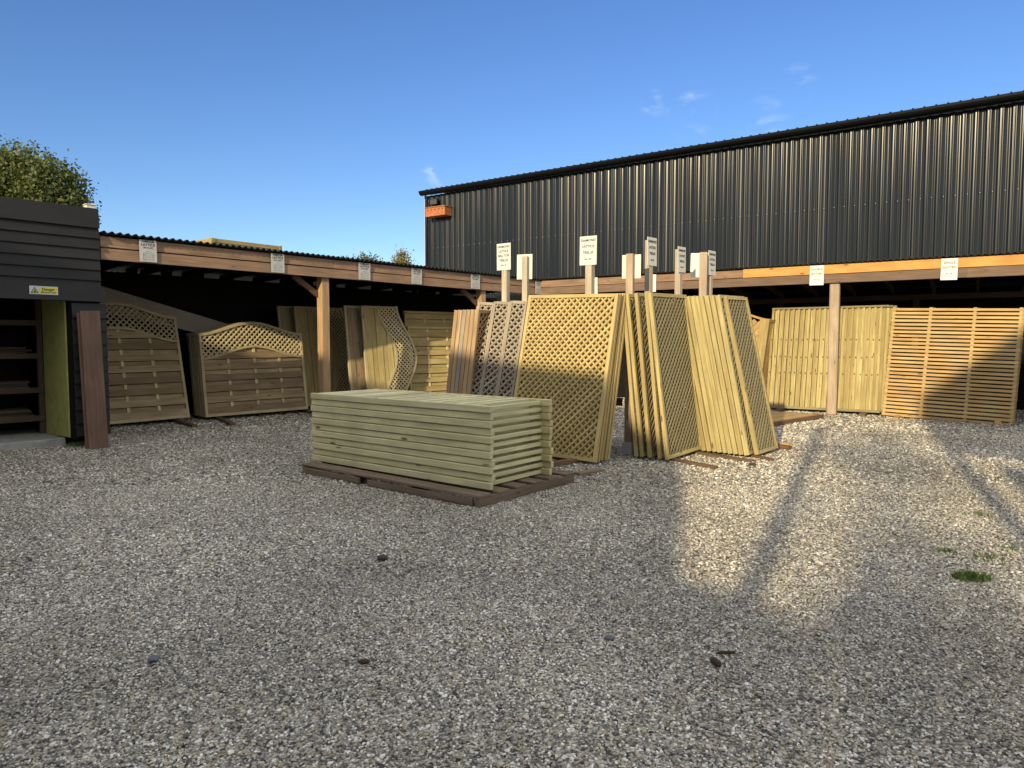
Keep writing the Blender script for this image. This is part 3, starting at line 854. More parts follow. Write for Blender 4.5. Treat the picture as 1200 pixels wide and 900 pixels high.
# --- right of the ridge
A = [1.74, 7.837, .884, .116, .898, 1.871, .033, .023]
a = trellis("dense trellis panel facing right, left of the thick edge-on stack", A, M['olive'], M['olive'], pitch=.081, group=GT)
a.children[0].data.materials[0] = M['treated']
for i in range(1, 5):
    cc = copy_tree(a); q = list(A); q[3] = .10 + R.uniform(-.012, .012); q[7] += R.uniform(-.006, .006)
    q[0] += R.uniform(-.02, .02)
    cc.matrix_world = panel_matrix(q, i * .108 if i < 4 else .39); retone(cc)
    cc["label"] = "bright-edged trellis, %s in the loose stack headed by the dense trellis" % ORD[i]
B = [2.72, 8.094, .838, .203, .695, 1.89, .043, .017]
dB = np.array([math.cos(.838), math.sin(.838)]); nB = np.array([-math.sin(.838), math.cos(.838)])
b = trellis("narrow dense trellis at the right end of the display with one pale edge", B, M['yellow'], M['olive'], pitch=.081, group=GT, T=.055)
B0 = list(B); B0[0] -= dB[0] * .0; B0[1] -= dB[1] * .0
stack_of(b, B0, 10, .066, lambda i: "trellis panel, %s from the right in the tight edge-on stack" % ORD[i], GT, .008, toned=True)
# slip: the front panel has been pulled a little along
q = list(B); q[0] += dB[0] * .12 - nB[0] * .065; q[1] += dB[1] * .12 - nB[1] * .065; q[4] = .60; q[3] += .02
trellis("front trellis at the display's right end, slipped a little to the right", q, M['yellow'], M['olive'], pitch=.081, group=GT, T=.05)

# --- right shed panels
def scaled(q, s):
    q = list(q); q[0] *= s; q[1] *= s; q[4] *= s; q[5] *= s; q[6] = CAM_H - (CAM_H - q[6]) * s
    return q
Kq = scaled([4.834, 13.495, -.599, .192, 1.954, 1.934, .092, .002], 1.03)
def double_slat(label, q, group):
    w, h = q[4], q[5]
    t = thing("slatted_panel", label, "fence panel", panel_matrix(q), group)
    f = MB(); f.bx(0, w, -.012, .075, h - .035, h); f.bx(.0, w, -.004, .062, 0, .045)
    f.build("frame", M['olive'], t, bevel=.003)
    s = MB(); n = 21; p = w / n
    for i in range(n):
        s.bx(i * p + .004, i * p + .047, R.uniform(-.001, .003), .018, .046, h - .036)
    s.build("front_slats", M['yellow'], t, bevel=.002)
    s = MB()
    for i in range(n):
        s.bx(i * p + .050, i * p + .050 + .045, .046, .062, .046, h - .036)
    s.build("back_slats", M['yellow'], t)
    nl = MB()
    for z in (.66, .97, 1.30):
        for i in range(n):
            if R.random() < .92:
                x = i * p + .026 + R.uniform(-.006, .006); zz = z * h / 1.95 + .022 + R.uniform(-.01, .01)
                nl.bx(x - .010, x + .010, -.004, .0, zz - .014, zz + .014)
    nl.build("nail_mark", M['endgrain'], t)
    return t
GS = "vertical double slatted panels"
a = double_slat("yellow panel of vertical slats behind the pale post, front of its stack", Kq, GS)
stack_of(a, Kq, 4, .088, lambda i: "vertical slatted panel, %s in the stack behind the pale post" % ORD[i], GS, .004, toned=True, shift=.05)
# the stack's right ends, stepped sideways
Mq = scaled([6.47, 12.371, -.669, .168, 1.883, 1.922, .061, -.032], 1.02)
def single_slat(label, q, group):
    w, h = q[4], q[5]
    t = thing("slatted_panel", label, "fence panel", panel_matrix(q), group)
    f = MB()
    for fx in (.0, .30, .64, .972):
        f.bx(w * fx, w * fx + .05, .0165, .055, .0, h - .002)
    f.build("batten", M['treated'], t)
    s = MB(); n = 29; p = h / n
    for i in range(n):
        s.bx(R.uniform(-.004, .004), w + R.uniform(-.004, .004), 0, .016, i * p + .004, i * p + .0468)
    s.build("slats", M['tan'], t, bevel=.002)
    pk = MB()
    for fx in (.0, .30, .64, .972):      # small blocks keep the slats apart
        for i in range(n - 1):
            pk.bx(w * fx + .004, w * fx + .046, .0045, .0163, i * p + .0470, (i + 1) * p + .0038)
    pk.build("spacer", M['treated'], t)
    return t
GM = "horizontal single slatted panels"
a = single_slat("tan panel of horizontal slats at the right end with a gable shadow across it", Mq, GM)
stack_of(a, Mq, 3, .09, lambda i: "horizontal slatted panel, %s in the stack at the right end" % ORD[i], GM, .015, toned=True)

# arched panel of diagonal boards between the display and the slatted stack
def at_right(r, m, w, h, lean, z0=.05, roll=0):
    p = K0 + Rr * r + Rm * m
    return [p[0], p[1], math.atan2(Rr[1], Rr[0]), lean, w, h, z0, roll]
q = at_right(2.95, .95, 1.93, 1.76, .10)
omega("fence_panel", "arched panel of diagonal boards between the display and the vertical slatted stack", q, .24, 0, M['tan'], M['tan'], M['tan'], diag=True)
for i in range(3):
    p = K0 + Rr * (4.60 + i * .085) + Rm * (.62 - .1 * i)
    q = [p[0], p[1], D(50), -.12, .9, 1.74, .05, 0]
    if i == 0:
        e0 = trellis("panel seen edge-on just left of the vertical slatted stack, the leftmost of three", q, M['treated'], M['tan'], fw=.06, T=.062, group="edge-on panels left of the vertical slatted stack")
    else:
        cc = copy_tree(e0); cc.matrix_world = panel_matrix(q)
        cc["label"] = ("", "panel seen edge-on left of the vertical slatted stack, the middle of three", "panel seen edge-on right against the vertical slatted stack, rightmost of three")[i]; retone(cc)

# panel lying flat on the ground by the pale post
pts = [Vector((3.95, 11.0, 0)), Vector((5.48, 12.4, 0)), Vector((4.72, 13.0, 0)), Vector((3.2, 11.75, 0))]
ax = (pts[1] - pts[0]).normalized(); ay = Vector((-ax.y, ax.x, 0))
Mf = Matrix(((ax.x, ay.x, 0, pts[0].x), (ax.y, ay.y, 0, pts[0].y), (0, 0, 1, 0.012), (0, 0, 0, 1)))
t = thing("fence_panel", "close boarded panel lying flat on the gravel beside the pale post", "fence panel", Mf)
f = MB(); f.bx(0, 2.05, 0, .04, 0, .06); f.bx(0, 2.05, .92, .96, 0, .06); f.bx(0, .04, .04, .92, 0, .058); f.bx(2.01, 2.05, .04, .92, 0, .058); f.build("frame", M['bearer'], t)
f = MB()
for i in range(8): f.bx(.042, 2.008, .043 + i * .11, .043 + i * .11 + .104, .035, .052 + (i % 2) * .004)
f.build("boards", M['tan'], t)

# ------------------------------------------------------------------ pallet and the pile of flat panels
dx = np.array([-.774, .633]); dy = np.array([.633, .774])
N0 = np.array([-.267, 5.676])
# local x runs along the long front side from far left to the near corner
def Mat_pal(o, z): return Matrix(((-dx[0], dy[0], 0, o[0]), (-dx[1], dy[1], 0, o[1]), (0, 0, 1, z), (0, 0, 0, 1)))
PLn = 2.44; PW = 1.37
o0 = N0 + dx * PLn
pal = thing("pallet", "dark wooden pallet on the gravel under the pile of slatted panels", "pallet", Mat_pal(o0, .004))
b = MB()
for y in (0, .24, .48, .72, .96, 1.22): b.bx(0, PLn, y, y + .15, .075, .097)
b.build("deck_boards", M['pallet'], pal, bevel=.003)
for x in (0, .78, 1.58, PLn - .05):
    b = MB(); b.bx(x, x + .05, .004, PW - .004, .002, .0745); b.build("bearer", M['pallet'], pal, bevel=.003)
b = MB(); b.bx(.06, .92, -.012, .02, .006, .062); b.bx(1.05, PLn - .07, -.012, .02, .006, .058); b.build("edge_board", M['pallet'], pal, bevel=.003)
S0 = np.array([-.187, 5.889]); dsx = np.array([-.782, .623]); dsy = np.array([.623, .782])
SLn = 2.46; SW = .90; HT = .0648
so = S0 + dsx * SLn
def Mat_st(i, jx, jy, a):
    m = Matrix(((-dsx[0], dsy[0], 0, so[0]), (-dsx[1], dsy[1], 0, so[1]), (0, 0, 1, .103 + i * HT), (0, 0, 0, 1)))
    return m @ Matrix.Translation((jx, jy, 0)) @ Matrix.Rotation(a, 4, 'Z')
def flat_panel(label):
    t = thing("slatted_panel", label, "fence panel", Mat_st(0, 0, 0, 0), "slatted panels piled on the pallet")
    for y0, y1 in ((0, .045), (SW - .045, SW)):
        r = MB(); r.bx(R.uniform(-.006, .006), SLn + R.uniform(-.006, .006), y0, y1, 0, HT - .006); r.build("long_rail", M['fresh'] if y0 == 0 else M['freshyellow'], t, bevel=.005)
    e = MB(); e.bx(.004, .026, .046, SW - .046, .006, HT - .010); e.build("end_rail", M['fresh'], t, bevel=.004)
    e = MB(); e.bx(SLn - .135, SLn - .09, .046, SW - .046, .008, HT - .021); e.build("end_rail", M['fresh'], t, bevel=.004)
    s = MB(); n = 15; p = (SLn - .19) / n
    for i in range(n):
        s.bx(.03 + i * p, .03 + i * p + p - .068, .0462, SW - .0462, .005, HT - .007 + R.uniform(-.005, .0015))
    s.build("slats", M['fresh'], t, bevel=.003)
    return t
proto = flat_panel("greenish slatted panel at the bottom of the pile, resting on the pallet")
for i in range(11):
    o = proto if i == 0 else copy_tree(proto)
    o.matrix_world = Mat_st(i, R.uniform(-.012, .012), (.0 if i % 2 == 0 else .018) + R.uniform(-.003, .003), R.uniform(-.003, .003))
    if i: o["label"] = "greenish slatted panel, %s from the bottom of the pile on the pallet" % ORD[i] if i < 10 else "greenish slatted panel on top of the pile on the pallet, its slats uppermost"
    # give each panel its own board tones
    if i:
        for ch in o.children:
            ch.data = ch.data.copy()
            at = ch.data.attributes["tone"]; sh = R.uniform(-.4, .4)
            vals = [0.0] * len(at.data); at.data.foreach_get("value", vals)
            at.data.foreach_set("value", [(x + sh) % 1.0 for x in vals])
            uv = ch.data.uv_layers[0].data; u = [0.0] * (2 * len(uv)); uv.foreach_get("uv", u); k = R.uniform(0, 9)
            uv.foreach_set("uv", [x + k for x in u])

# ------------------------------------------------------------------ sign posts of the display
def sign_post(label, x, y, ztop, sign, lines, face, side=0.0, pw=.078, back=False, foot=False, mat='signpost', post_top=None):
    """face: direction the sign looks (unit xy)"""
    f = np.array(face) / np.linalg.norm(face); s = np.array([-f[1], f[0]])      # s: to the viewer's left... right-handed
    ax = -s if False else np.array([f[1] * -1, f[0]])
    # local x to the reader's right, local -y towards the reader
    xr = np.array([-f[1], f[0]])
    Mx = Matrix(((xr[0], -f[0], 0, x), (xr[1], -f[1], 0, y), (0, 0, 1, 0), (0, 0, 0, 1)))
    t = thing("sign_post", label, "sign post", Mx, "sign posts of the centre display")
    pt = ztop - .03 if post_top is None else post_top
    p = MB(); p.bx(-pw / 2, pw / 2, -pw / 2, pw / 2, 0, pt); p.build("post", M[mat], t, bevel=.004)
    w, h = sign
    b = MB(); b.bx(-w / 2, w / 2, -.005, 0, -h / 2, h / 2); bo = b.build("sign_board", M['signwhite'], t)
    bo.location = (side, -pw / 2 - .001, ztop - h / 2); bo.rotation_euler = (0, R.uniform(-.03, .03), 0)
    for txt, fz, sz in lines:
        text(txt, sz * w, M['ink'], bo, (0, -.0062, (fz - .5) * h))
    if foot:
        p = MB(); p.bx(-pw / 2 - .012, pw / 2 + .012, -pw / 2 - .012, pw / 2 + .012, 0, .14); p.build("foot", M['flash'], t)
    return t
DT = [("DIAMOND", .85, .185), ("LATTICE", .64, .185), ("TRELLIS", .43, .185), ("6ft x 3ft", .2, .12)]
BT = [("DIAMOND", .87, .185), ("LATTICE", .70, .185), ("BELL TOP", .53, .185), ("TRELLIS", .36, .185), ("6ft x 1ft", .18, .12)]
fL = (-.578, -.816); fR = (.774, -.633)
sign_post("leftmost sign post, its white sign reading DIAMOND LATTICE BELL TOP TRELLIS", -.08, 9.13, 2.59, (.215, .335), BT, fL)
sign_post("thin sign post left of the big trellis with its sign turned away", .17, 8.95, 2.44, (.21, .31), DT, (.42, .907), side=.03, pw=.07)
sign_post("sign post above the big trellis with a large frontal white sign", .92, 8.44, 2.58, (.225, .335), DT, fL, pw=.085)
sign_post("sign post between the two trellis rows, its sign nailed on the far side", 1.405, 8.50, 2.38, (.23, .28), [], (.45, .89), pw=.085, foot=True, post_top=2.385, mat='paleposts')
sign_post("sign post above the loose stack with a tall narrow-looking white sign", 1.70, 8.89, 2.63, (.235, .345), DT, fR)
sign_post("sign post above the dense trellis, third from the right", 2.22, 9.53, 2.60, (.225, .335), DT, fR)
sign_post("thick pale sign post second from the right, a white sign behind it", 2.70, 10.10, 2.60, (.24, .34), [], (.3, .95), side=.06, pw=.105, post_top=2.60, mat='paleposts')
sign_post("rightmost sign post with a white sign right beside the thick pale post", 2.83, 10.27, 2.64, (.24, .345), DT, fR)
def rail(a, b, z, lab):
    g = MB(); g.bar((a[0], a[1], z), (b[0], b[1], z), .095, .045, (0, 0, 1)); tag(g.build("rack_rail", M['bearer'], bevel=.003), lab, "rail")
e = np.array([.046 + .024, .046 + .024])
rail((1.45, 8.56), (2.66, 10.02), 1.22, "upper timber rail behind the dense trellis")
rail((1.45, 8.56), (2.66, 10.02), .62, "lower timber rail behind the dense trellis")
rail((1.33, 8.54), (-.02, 9.10), 1.22, "upper timber rail behind the big trellis")
rail((1.33, 8.54), (-.02, 9.10), .62, "lower timber rail behind the big trellis")

# ------------------------------------------------------------------ loose timber
sl = thing("timber_sleeper", "reddish brown sleeper leaning against the corner of the black shed", "timber",
           Matrix.Translation((-5.20, 8.86, 0)) @ Matrix.Rotation(D(34), 4, 'Z') @ Matrix.Rotation(D(-1.2), 4, 'Y') @ Matrix.Rotation(D(-5), 4, 'X'))
g = MB(); g.bx(-.105, .115, 0, .05, 0, 1.74); g.build("front_board", M['sleeper'], sl, bevel=.006)
g = MB(); g.bx(-.135, .10, .052, .10, 0, 1.72); g.build("back_board", M['sleeper'], sl, bevel=.006)

def plank(a, b, w, h, mat, lab, z=0.0, name="timber_bearer", cat="timber", group=None):
    g = MB(); a = Vector((a[0], a[1], z)); b = Vector((b[0], b[1], z))
    s = (b - a).cross(Vector((0, 0, 1))).normalized() * w
    g.box(a, b - a, s, (0, 0, h)); o = g.build(name, M[mat], bevel=.003); return tag(o, lab, cat, group)
plank((1.62, 8.35), (2.19, 7.47), .07, .03, 'bearer', "dark bearer poking out under the dense trellis")
plank((2.05, 8.75), (2.72, 7.86), .07, .03, 'bearer', "longer reddish bearer under the tight edge-on stack")
plank((2.62, 8.75), (2.97, 7.97), .07, .03, 'bearer', "short bearer at the right end of the display")
plank((3.1, 9.35), (3.50, 8.80), .09, .05, 'bearer', "offcut of timber lying right of the display")
plank((3.22, 9.62), (3.66, 9.18), .14, .03, 'tan', "pale flat offcut lying right of the display", z=.001)
plank((.30, 7.55), (.95, 8.12), .09, .05, 'bearer', "bearer under the right foot of the big trellis")
plank((.62, 7.12), (.90, 7.36), .10, .03, 'pallet', "short dark offcut beside the pallet's right corner")
plank((-5.9, 12.2), (-4.92, 11.05), .08, .05, 'bearer', "bearer poking out between the two arched stacks")
plank((-5.30, 12.6), (-4.42, 11.28), .08, .05, 'bearer', "bearer poking out under the low arched stack")
plank((-4.2, 13.9), (-3.35, 12.7), .08, .05, 'bearer', "bearer under the right end of the low arched stack")
for (rr, lab) in ((5.3, "left bearer under the vertical slatted stack"), (6.75, "right bearer under the vertical slatted stack")):
    a = PR(rr, .6); b = PR(rr, .02); plank((a.x, a.y), (b.x, b.y), .1, .06, 'bearer', lab)
for (rr, lab) in ((7.3, "left bearer under the horizontal slatted stack"), (8.75, "right bearer under the horizontal slatted stack")):
    a = PR(rr, .5); b = PR(rr, -.32); plank((a.x, a.y), (b.x, b.y), .09, .05, 'tan', lab)

# pale sheet leaning in the dark behind the arched panels
g = MB()
g.prism([(.40, 2.43), (3.6, 1.565), (3.5, 1.28), (2.2, 1.595), (.42, 1.95)], 2.80, 2.815)
gs_ = g.build("grey_sheet", M['sheet']); gs_.matrix_world = ML
tag(gs_, "long pale grey sheet leaning in the dark behind the arched panels", "sheet")
g = MB(); g.bx(1.52, 1.535, 2.794, 2.7985, 1.80, 2.12); g.build("joint_strip", M['flash'], gs_)

# bundle of panels on the left roof
def roof_panel(label, z):
    t = thing("fence_panel", label, "fence panel", ML @ Matrix.Translation((1.70, .42, z)) @ Matrix.Rotation(D(2), 4, 'Z'), "panels lying on the left roof")
    f = MB(); f.bx(.06, 1.17, 0, .045, 0, .062); f.bx(.06, 1.17, 1.75, 1.8, 0, .062); f.build("rail", M['yellow'], t, bevel=.003)
    f = MB(); f.bx(0, .058, -.01, 1.82, -.002, .066); f.bx(1.172, 1.22, -.01, 1.82, -.002, .066); f.build("end_batten", M['yellow'], t, bevel=.003)
    f = MB()
    for i in range(10): f.bx(.062, 1.168, .06 + i * .17, .20 + i * .17, .02, .05)
    f.build("boards", M['treated'], t)
    return t
roof_panel("lower yellow panel lying on the left shed's corrugated roof", 2.782)
roof_panel("upper yellow panel lying on the left shed's corrugated roof", 2.850)
g = MB(); g.bx(-.06, .05, .26, .36, 3.05, 3.135); g.bx(-.07, .06, .25, .37, 3.135, 3.15); o = g.build("lamp_box", M['palebox'], bevel=.01); o.matrix_world = ML
tag(o, "small pale box on the roof corner of the black shed", "box")

# ------------------------------------------------------------------ metal building
W0 = np.array([-2.952, 24.9]); Wd = np.array([.81426, -.58050]); Wn = np.array([.58050, .81426])
MW = mat_from(W0, Wd, Wn)
bl = thing("metal_building", "large charcoal metal-clad building with a black gutter behind the sheds", "building", MW)
WL = 27.0; EV = 6.36
g = MB(); pr = []
pitch = .225
nn_ = int(WL / pitch) * 18
rib = [R.random() for k in range(200)]; rib2 = [R.uniform(-1, 1) for k in range(200)]
for i in range(nn_ + 1):
    x = i * pitch / 18; c = math.cos(2 * math.pi * i / 18 + .6)
    k = i // 18
    pr.append((x, -.018 * math.tanh(2.8 * c) / math.tanh(2.8) - (.0032 + .0016 * rib[k]) * math.cos(8 * math.pi * i / 18) + .0025 * rib2[k] * math.sin(2 * math.pi * i / 18)))
prev = None
for (px, py) in pr:
    b = len(g.v); g.v += [(px, py, 0), (px, py, EV)]
    if prev is not None: g.face([prev, b, b + 1, prev + 1], [(0, 0)] * 4, .5)
    prev = b
g.build("cladding", M['clad'], bl, smooth=True)
sc_ = MB()
for zr in (2.9, 4.55):
    for k in range(1, int(WL / pitch)):
        xs_ = k * pitch + .075 + .003 * rib2[k]
        sc_.bx(xs_, xs_ + .012, -.024, -.014, zr, zr + .012)
sc_.build("fixing_screws", M['flash'], bl)
g = MB(); g.bx(.01, WL, .06, .1, 0, EV); g.bx(.01, .06, .1, 14, 0, EV); g.bx(WL - .05, WL, .1, 14, 0, EV); g.build("inner_wall", M['roofblack'], bl)
g = MB(); g.bx(-.045, .055, -.045, .08, 0, EV - .01); g.build("corner_trim", M['clad'], bl)
# half round gutter
g = MB(); prev = None; rad = .135; ns = 10
ring = [(-.045 - rad + rad * math.cos(a), rad * math.sin(a)) for a in [math.pi + math.pi * i / ns for i in range(ns + 1)]]
ring += [(-.045 - .004, .008), (-.045 - 2 * rad + .004, .012)]
for (xx) in (-.09, WL):
    b = len(g.v); g.v += [(xx, y, EV + .12 + z) for (y, z) in ring]
    if prev is not None:
        m = len(ring)
        for k in range(m):
            k2 = (k + 1) % m; g.face([prev + k, b + k, b + k2, prev + k2], [(0, 0)] * 4, .5)
        g.face([prev + k for k in range(m)], [(0, 0)] * m, .5)
    prev = b
go_ = g.build("gutter", M['gutter'], bl)
for k in range(14):
    gq = MB(); xx = .6 + k * 2.0
    r2 = [(-.045 - rad + (rad + .007) * math.cos(a), (rad + .007) * math.sin(a)) for a in [math.pi + math.pi * i / ns for i in range(ns + 1)]]
    for i in range(ns):
        gq.quad((xx, r2[i][0], EV + .12 + r2[i][1]), (xx + .05, r2[i][0], EV + .12 + r2[i][1]), (xx + .05, r2[i + 1][0], EV + .12 + r2[i + 1][1]), (xx, r2[i + 1][0], EV + .12 + r2[i + 1][1]))
    gq.build("gutter_joint", M['gutter'], go_)
# roof sheet with ribs, showing only its front edge
g = MB(); prev = None; x = -.06
pr = []
while x < WL:
    pr += [(x, 0), (x + .14, 0), (x + .165, .05), (x + .19, .05), (x + .225, 0)]; x += .225
for (px, pz) in pr:
    b = len(g.v); g.v += [(px, -.15, EV + .148 + pz), (px, 9, EV + .148 + 1.0 + pz)]
    if prev is not None: g.face([prev, b, b + 1, prev + 1], [(0, 0)] * 4, .5)
    prev = b
g.build("roof", M['roofblack'], bl)
g = MB(); g.bx(-.06, WL, -.09, .3, EV + .10, EV + .142); g.build("eaves_board", M['roofblack'], bl)
# downpipe at the corner
g = MB(); prev = None
for z in (0, EV + .05):
    b = len(g.v); g.v += [(-.10 + .035 * math.cos(a), .04 + .035 * math.sin(a), z) for a in [2 * math.pi * i / 10 for i in range(10)]]
    if prev is not None:
        for k in range(10): g.face([prev + k, prev + (k + 1) % 10, b + (k + 1) % 10, b + k], [(0, 0)] * 4, .5)
    prev = b
g.build("downpipe", M['flash'], bl, smooth=True)
# bird boxes
nb = thing("nest_box", "orange timber nest box with a row of holes on the metal building's corner", "nest box", MW @ Matrix.Translation((.30, -.40, 5.56)))
g = MB(); g.bx(0, .86, 0, .36, 0, .285); g.build("box_body", M['orange'], nb, bevel=.004)
g = MB(); g.bx(-.02, .88, -.03, .365, .286, .312); g.build("lid", M['orange'], nb, bevel=.004)
g = MB()
for k in range(5): g.prism([(.10 + k * .165 + .026 * math.cos(a), .215 + .026 * math.sin(a)) for a in [2 * math.pi * i / 10 for i in range(10)]], -.0035, -.0005)
g.build("entrance_holes", M['ink'], nb)
fl = thing("flood_lamp", "black floodlight under the gutter above the orange nest box", "lamp", MW @ Matrix.Translation((.30, -.16, 5.99)))
g = MB(); g.bx(0, .34, -.02, .06, 0, .2); g.build("housing", M['gutter'], fl, bevel=.01)
g = MB(); g.bx(.02, .32, -.026, -.0205, .02, .18); g.build("glass", M['floodglass'], fl)
g = MB(); g.bx(.12, .22, .062, .155, .06, .14); g.build("bracket", M['gutter'], fl)

# ------------------------------------------------------------------ trees
def tree(label, x, y, z_top, lobes, n, leaf, mat, trunk_r, seed, name="tree", cat="tree"):
    """lobes: (dx, dy, z, radius) clusters the leaves gather in"""
    rs = np.random.RandomState(seed)
    t = thing(name, label, cat, Matrix.Translation((x, y, 0)))
    tb = bmesh.new()
    def limb(p, q, r0, r1, seg=7):
        p = Vector(p); q = Vector(q); a = (q - p).normalized(); s = a.orthogonal().normalized(); u = a.cross(s)
        ring0 = [tb.verts.new(p + (s * math.cos(2*math.pi*i/seg) + u * math.sin(2*math.pi*i/seg)) * r0) for i in range(seg)]
        ring1 = [tb.verts.new(q + (s * math.cos(2*math.pi*i/seg) + u * math.sin(2*math.pi*i/seg)) * r1) for i in range(seg)]
        for i in range(seg): tb.faces.new((ring0[i], ring0[(i+1) % seg], ring1[(i+1) % seg], ring1[i]))
    zs = min(l[2] for l in lobes) * .75
    limb((0, 0, 0), (0, 0, zs), trunk_r, trunk_r * .7)
    for l in lobes: limb((0, 0, zs), (l[0], l[1], l[2]), trunk_r * .45, trunk_r * .08, 5)
    me = bpy.data.meshes.new("trunk"); tb.to_mesh(me); tb.free(); me.materials.append(M['bark']); link(bpy.data.objects.new("trunk", me), t)
    # leaves: sprays of small bent quads gathered round twig ends
    W = np.array([l[3] ** 2 for l in lobes]); W = W / W.sum()
    V = []; F = []; tone = []
    ntw = n // 14
    for k in range(ntw):
        l = lobes[rs.choice(len(lobes), p=W)]
        v = rs.normal(size=3); v /= np.linalg.norm(v)
        c = np.array([l[0], l[1], l[2]]) + v * l[3] * (rs.uniform(.25, 1.0) ** .45) * np.array([1, 1, .85]) * rs.uniform(.85, 1.12)
        tw = rs.rand(); sp = leaf * rs.uniform(1.2, 2.6)
        for j in range(14):
            p = c + rs.normal(size=3) * sp * .75
            a = rs.normal(size=3); a /= np.linalg.norm(a); b = np.cross(a, rs.normal(size=3)); b /= np.linalg.norm(b)
            L = leaf * rs.uniform(.6, 1.2); w2 = L * .35
            i0 = len(V)
            V += [p - a * L * .5, p + b * w2, p + a * L * .5, p - b * w2]
            F.append((i0, i0 + 1, i0 + 2, i0 + 3)); tone.append(min(1, max(0, tw * .75 + rs.rand() * .25)))
    me = bpy.data.meshes.new("crown"); me.from_pydata([tuple(v) for v in V], [], F)
    at = me.attributes.new("tone", 'FLOAT', 'FACE'); at.data.foreach_set("value", tone)
    me.materials.append(mat); link(bpy.data.objects.new("crown", me), t)
    return t
tree("large oak with yellowing leaves behind the black shed", -16.2, 21.5, 7.2,
     [(0, 0, 5.6, 1.7), (1.2, .2, 6.2, 1.15), (2.4, 0, 5.85, 1.0), (2.75, 0, 5.1, .8), (2.0, -.3, 4.6, 1.1), (2.8, .1, 4.3, .75), (.9, -.3, 4.6, 1.4), (-1.6, .2, 5.6, 1.6), (-3, 0, 5, 1.7)], 85000, .115, M['leaf'], .3, 3)
tree("dark round-topped tree far behind the left roof", -12.6, 60, 9, [(0, 0, 7.2, 1.15), (-1.1, 0, 7.0, .9), (.85, 0, 7.4, .85), (-1.9, 0, 6.7, .6)], 8000, .22, M['leaffar'], .3, 5)
tree("small rounded tree far behind the left roof, left of the dark one", -15.0, 62, 8, [(0, 0, 7.0, .75), (-.7, 0, 6.6, .6)], 3000, .22, M['leaffar'], .2, 8)
tree("pointed yellowing tree far behind the left roof, beside the metal building", -9.3, 60, 9, [(0, 0, 6.6, 1.1), (.05, 0, 7.6, .7), (.1, 0, 8.4, .38), (-.9, 0, 6.2, .9), (.8, 0, 6.4, .75)], 7000, .2, M['leafyellow'], .25, 6)

# ------------------------------------------------------------------ small things on the gravel
def chunk(label, pos, size, mat, seed, name="stone", cat="stone", rotz=0):
    bm = bmesh.new(); bmesh.ops.create_icosphere(bm, subdivisions=2, radius=1)
    for v in bm.verts:
        k = 1 + .28 * mnoise.noise(v.co * 1.4 + Vector((seed * 3.1, 0, 0)))
        v.co = Vector((v.co.x * size[0], v.co.y * size[1], v.co.z * size[2])) * k
    me = bpy.data.meshes.new(name); bm.to_mesh(me); bm.free(); me.materials.append(mat)
    o = bpy.data.objects.new(name, me); link(o); o.location = (pos[0], pos[1], size[2] * .75 + .004); o.rotation_euler = (0, 0, rotz)
    return tag(o, label, cat)
chunk("dark stone on the gravel in front of the pallet", (-.80, 4.31), (.036, .026, .018), M['stone'], 1)
chunk("blackish chunk of bark standing out of the gravel at lower right", (.85, 2.89), (.017, .037, .014), M['bark_chip'], 2, "bark_piece", "bark", .35)
chunk("thin dark stick of bark lying on the gravel at lower right", (.925, 2.99), (.046, .009, .008), M['bark_chip'], 3, "bark_piece", "bark", .1)
chunk("small brown chip of bark on the gravel at lower centre", (-.62, 2.9), (.026, .012, .010), M['bark_chip'], 4, "bark_piece", "bark", .2)
chunk("blue-grey stone on the gravel right of centre", (.44, 3.13), (.024, .016, .012), M['bluestone'], 5)
chunk("blue-grey stone on the gravel at lower left", (-1.51, 2.92), (.024, .018, .013), M['bluestone'], 6)
chunk("small dark clod on the gravel right of the display", (2.61, 7.64), (.04, .03, .02), M['stone'], 7)

def tuft(label, pos, r, n, h, seed):
    rs = np.random.RandomState(seed); V = []; F = []; tone = []
    for k in range(n):
        a = rs.rand() * 6.28; d = r * rs.rand() ** .8; bx, by = d * math.cos(a) * 1.5, d * math.sin(a)
        hh = h * rs.uniform(.5, 1.1) * (1.1 - .5 * d / r); la = rs.rand() * 6.28; lx, ly = math.cos(la) * hh * .6, math.sin(la) * hh * .6
        w = .004; wx, wy = -math.sin(la) * w, math.cos(la) * w; i = len(V)
        V += [(bx - wx, by - wy, 0), (bx + wx, by + wy, 0), (bx + lx * .5 + wx, by + ly * .5 + wy, hh * .7), (bx + lx * .5 - wx, by + ly * .5 - wy, hh * .7), (bx + lx, by + ly, hh * .85)]
        F += [(i, i + 1, i + 2, i + 3), (i + 3, i + 2, i + 4)]; t = rs.rand(); tone += [t, t]
    me = bpy.data.meshes.new("weed_tuft"); me.from_pydata(V, [], F)
    at = me.attributes.new("tone", 'FLOAT', 'FACE'); at.data.foreach_set("value", tone); me.materials.append(M['weed'])
    o = bpy.data.objects.new("weed_tuft", me); link(o); o.location = (pos[0], pos[1], .002); return tag(o, label, "weed", "weeds growing in the gravel")
tuft("largest green weed tuft in the gravel at right", (2.61, 3.96), .07, 230, .058, 1)
tuft("sparse small weed left of and behind the largest tuft", (2.80, 4.48), .06, 36, .03, 2)
tuft("sparse weed just behind the largest tuft", (2.96, 4.34), .08, 50, .035, 3)
tuft("faint weed farthest back at the right edge of the gravel", (3.63, 5.45), .10, 45, .03, 4)
tuft("faint weed at the far right beside the picture's edge", (3.24, 4.55), .07, 26, .03, 5)
tuft("weeds at the foot of the black shed's corner", (-5.55, 9.05), .14, 160, .06, 6)

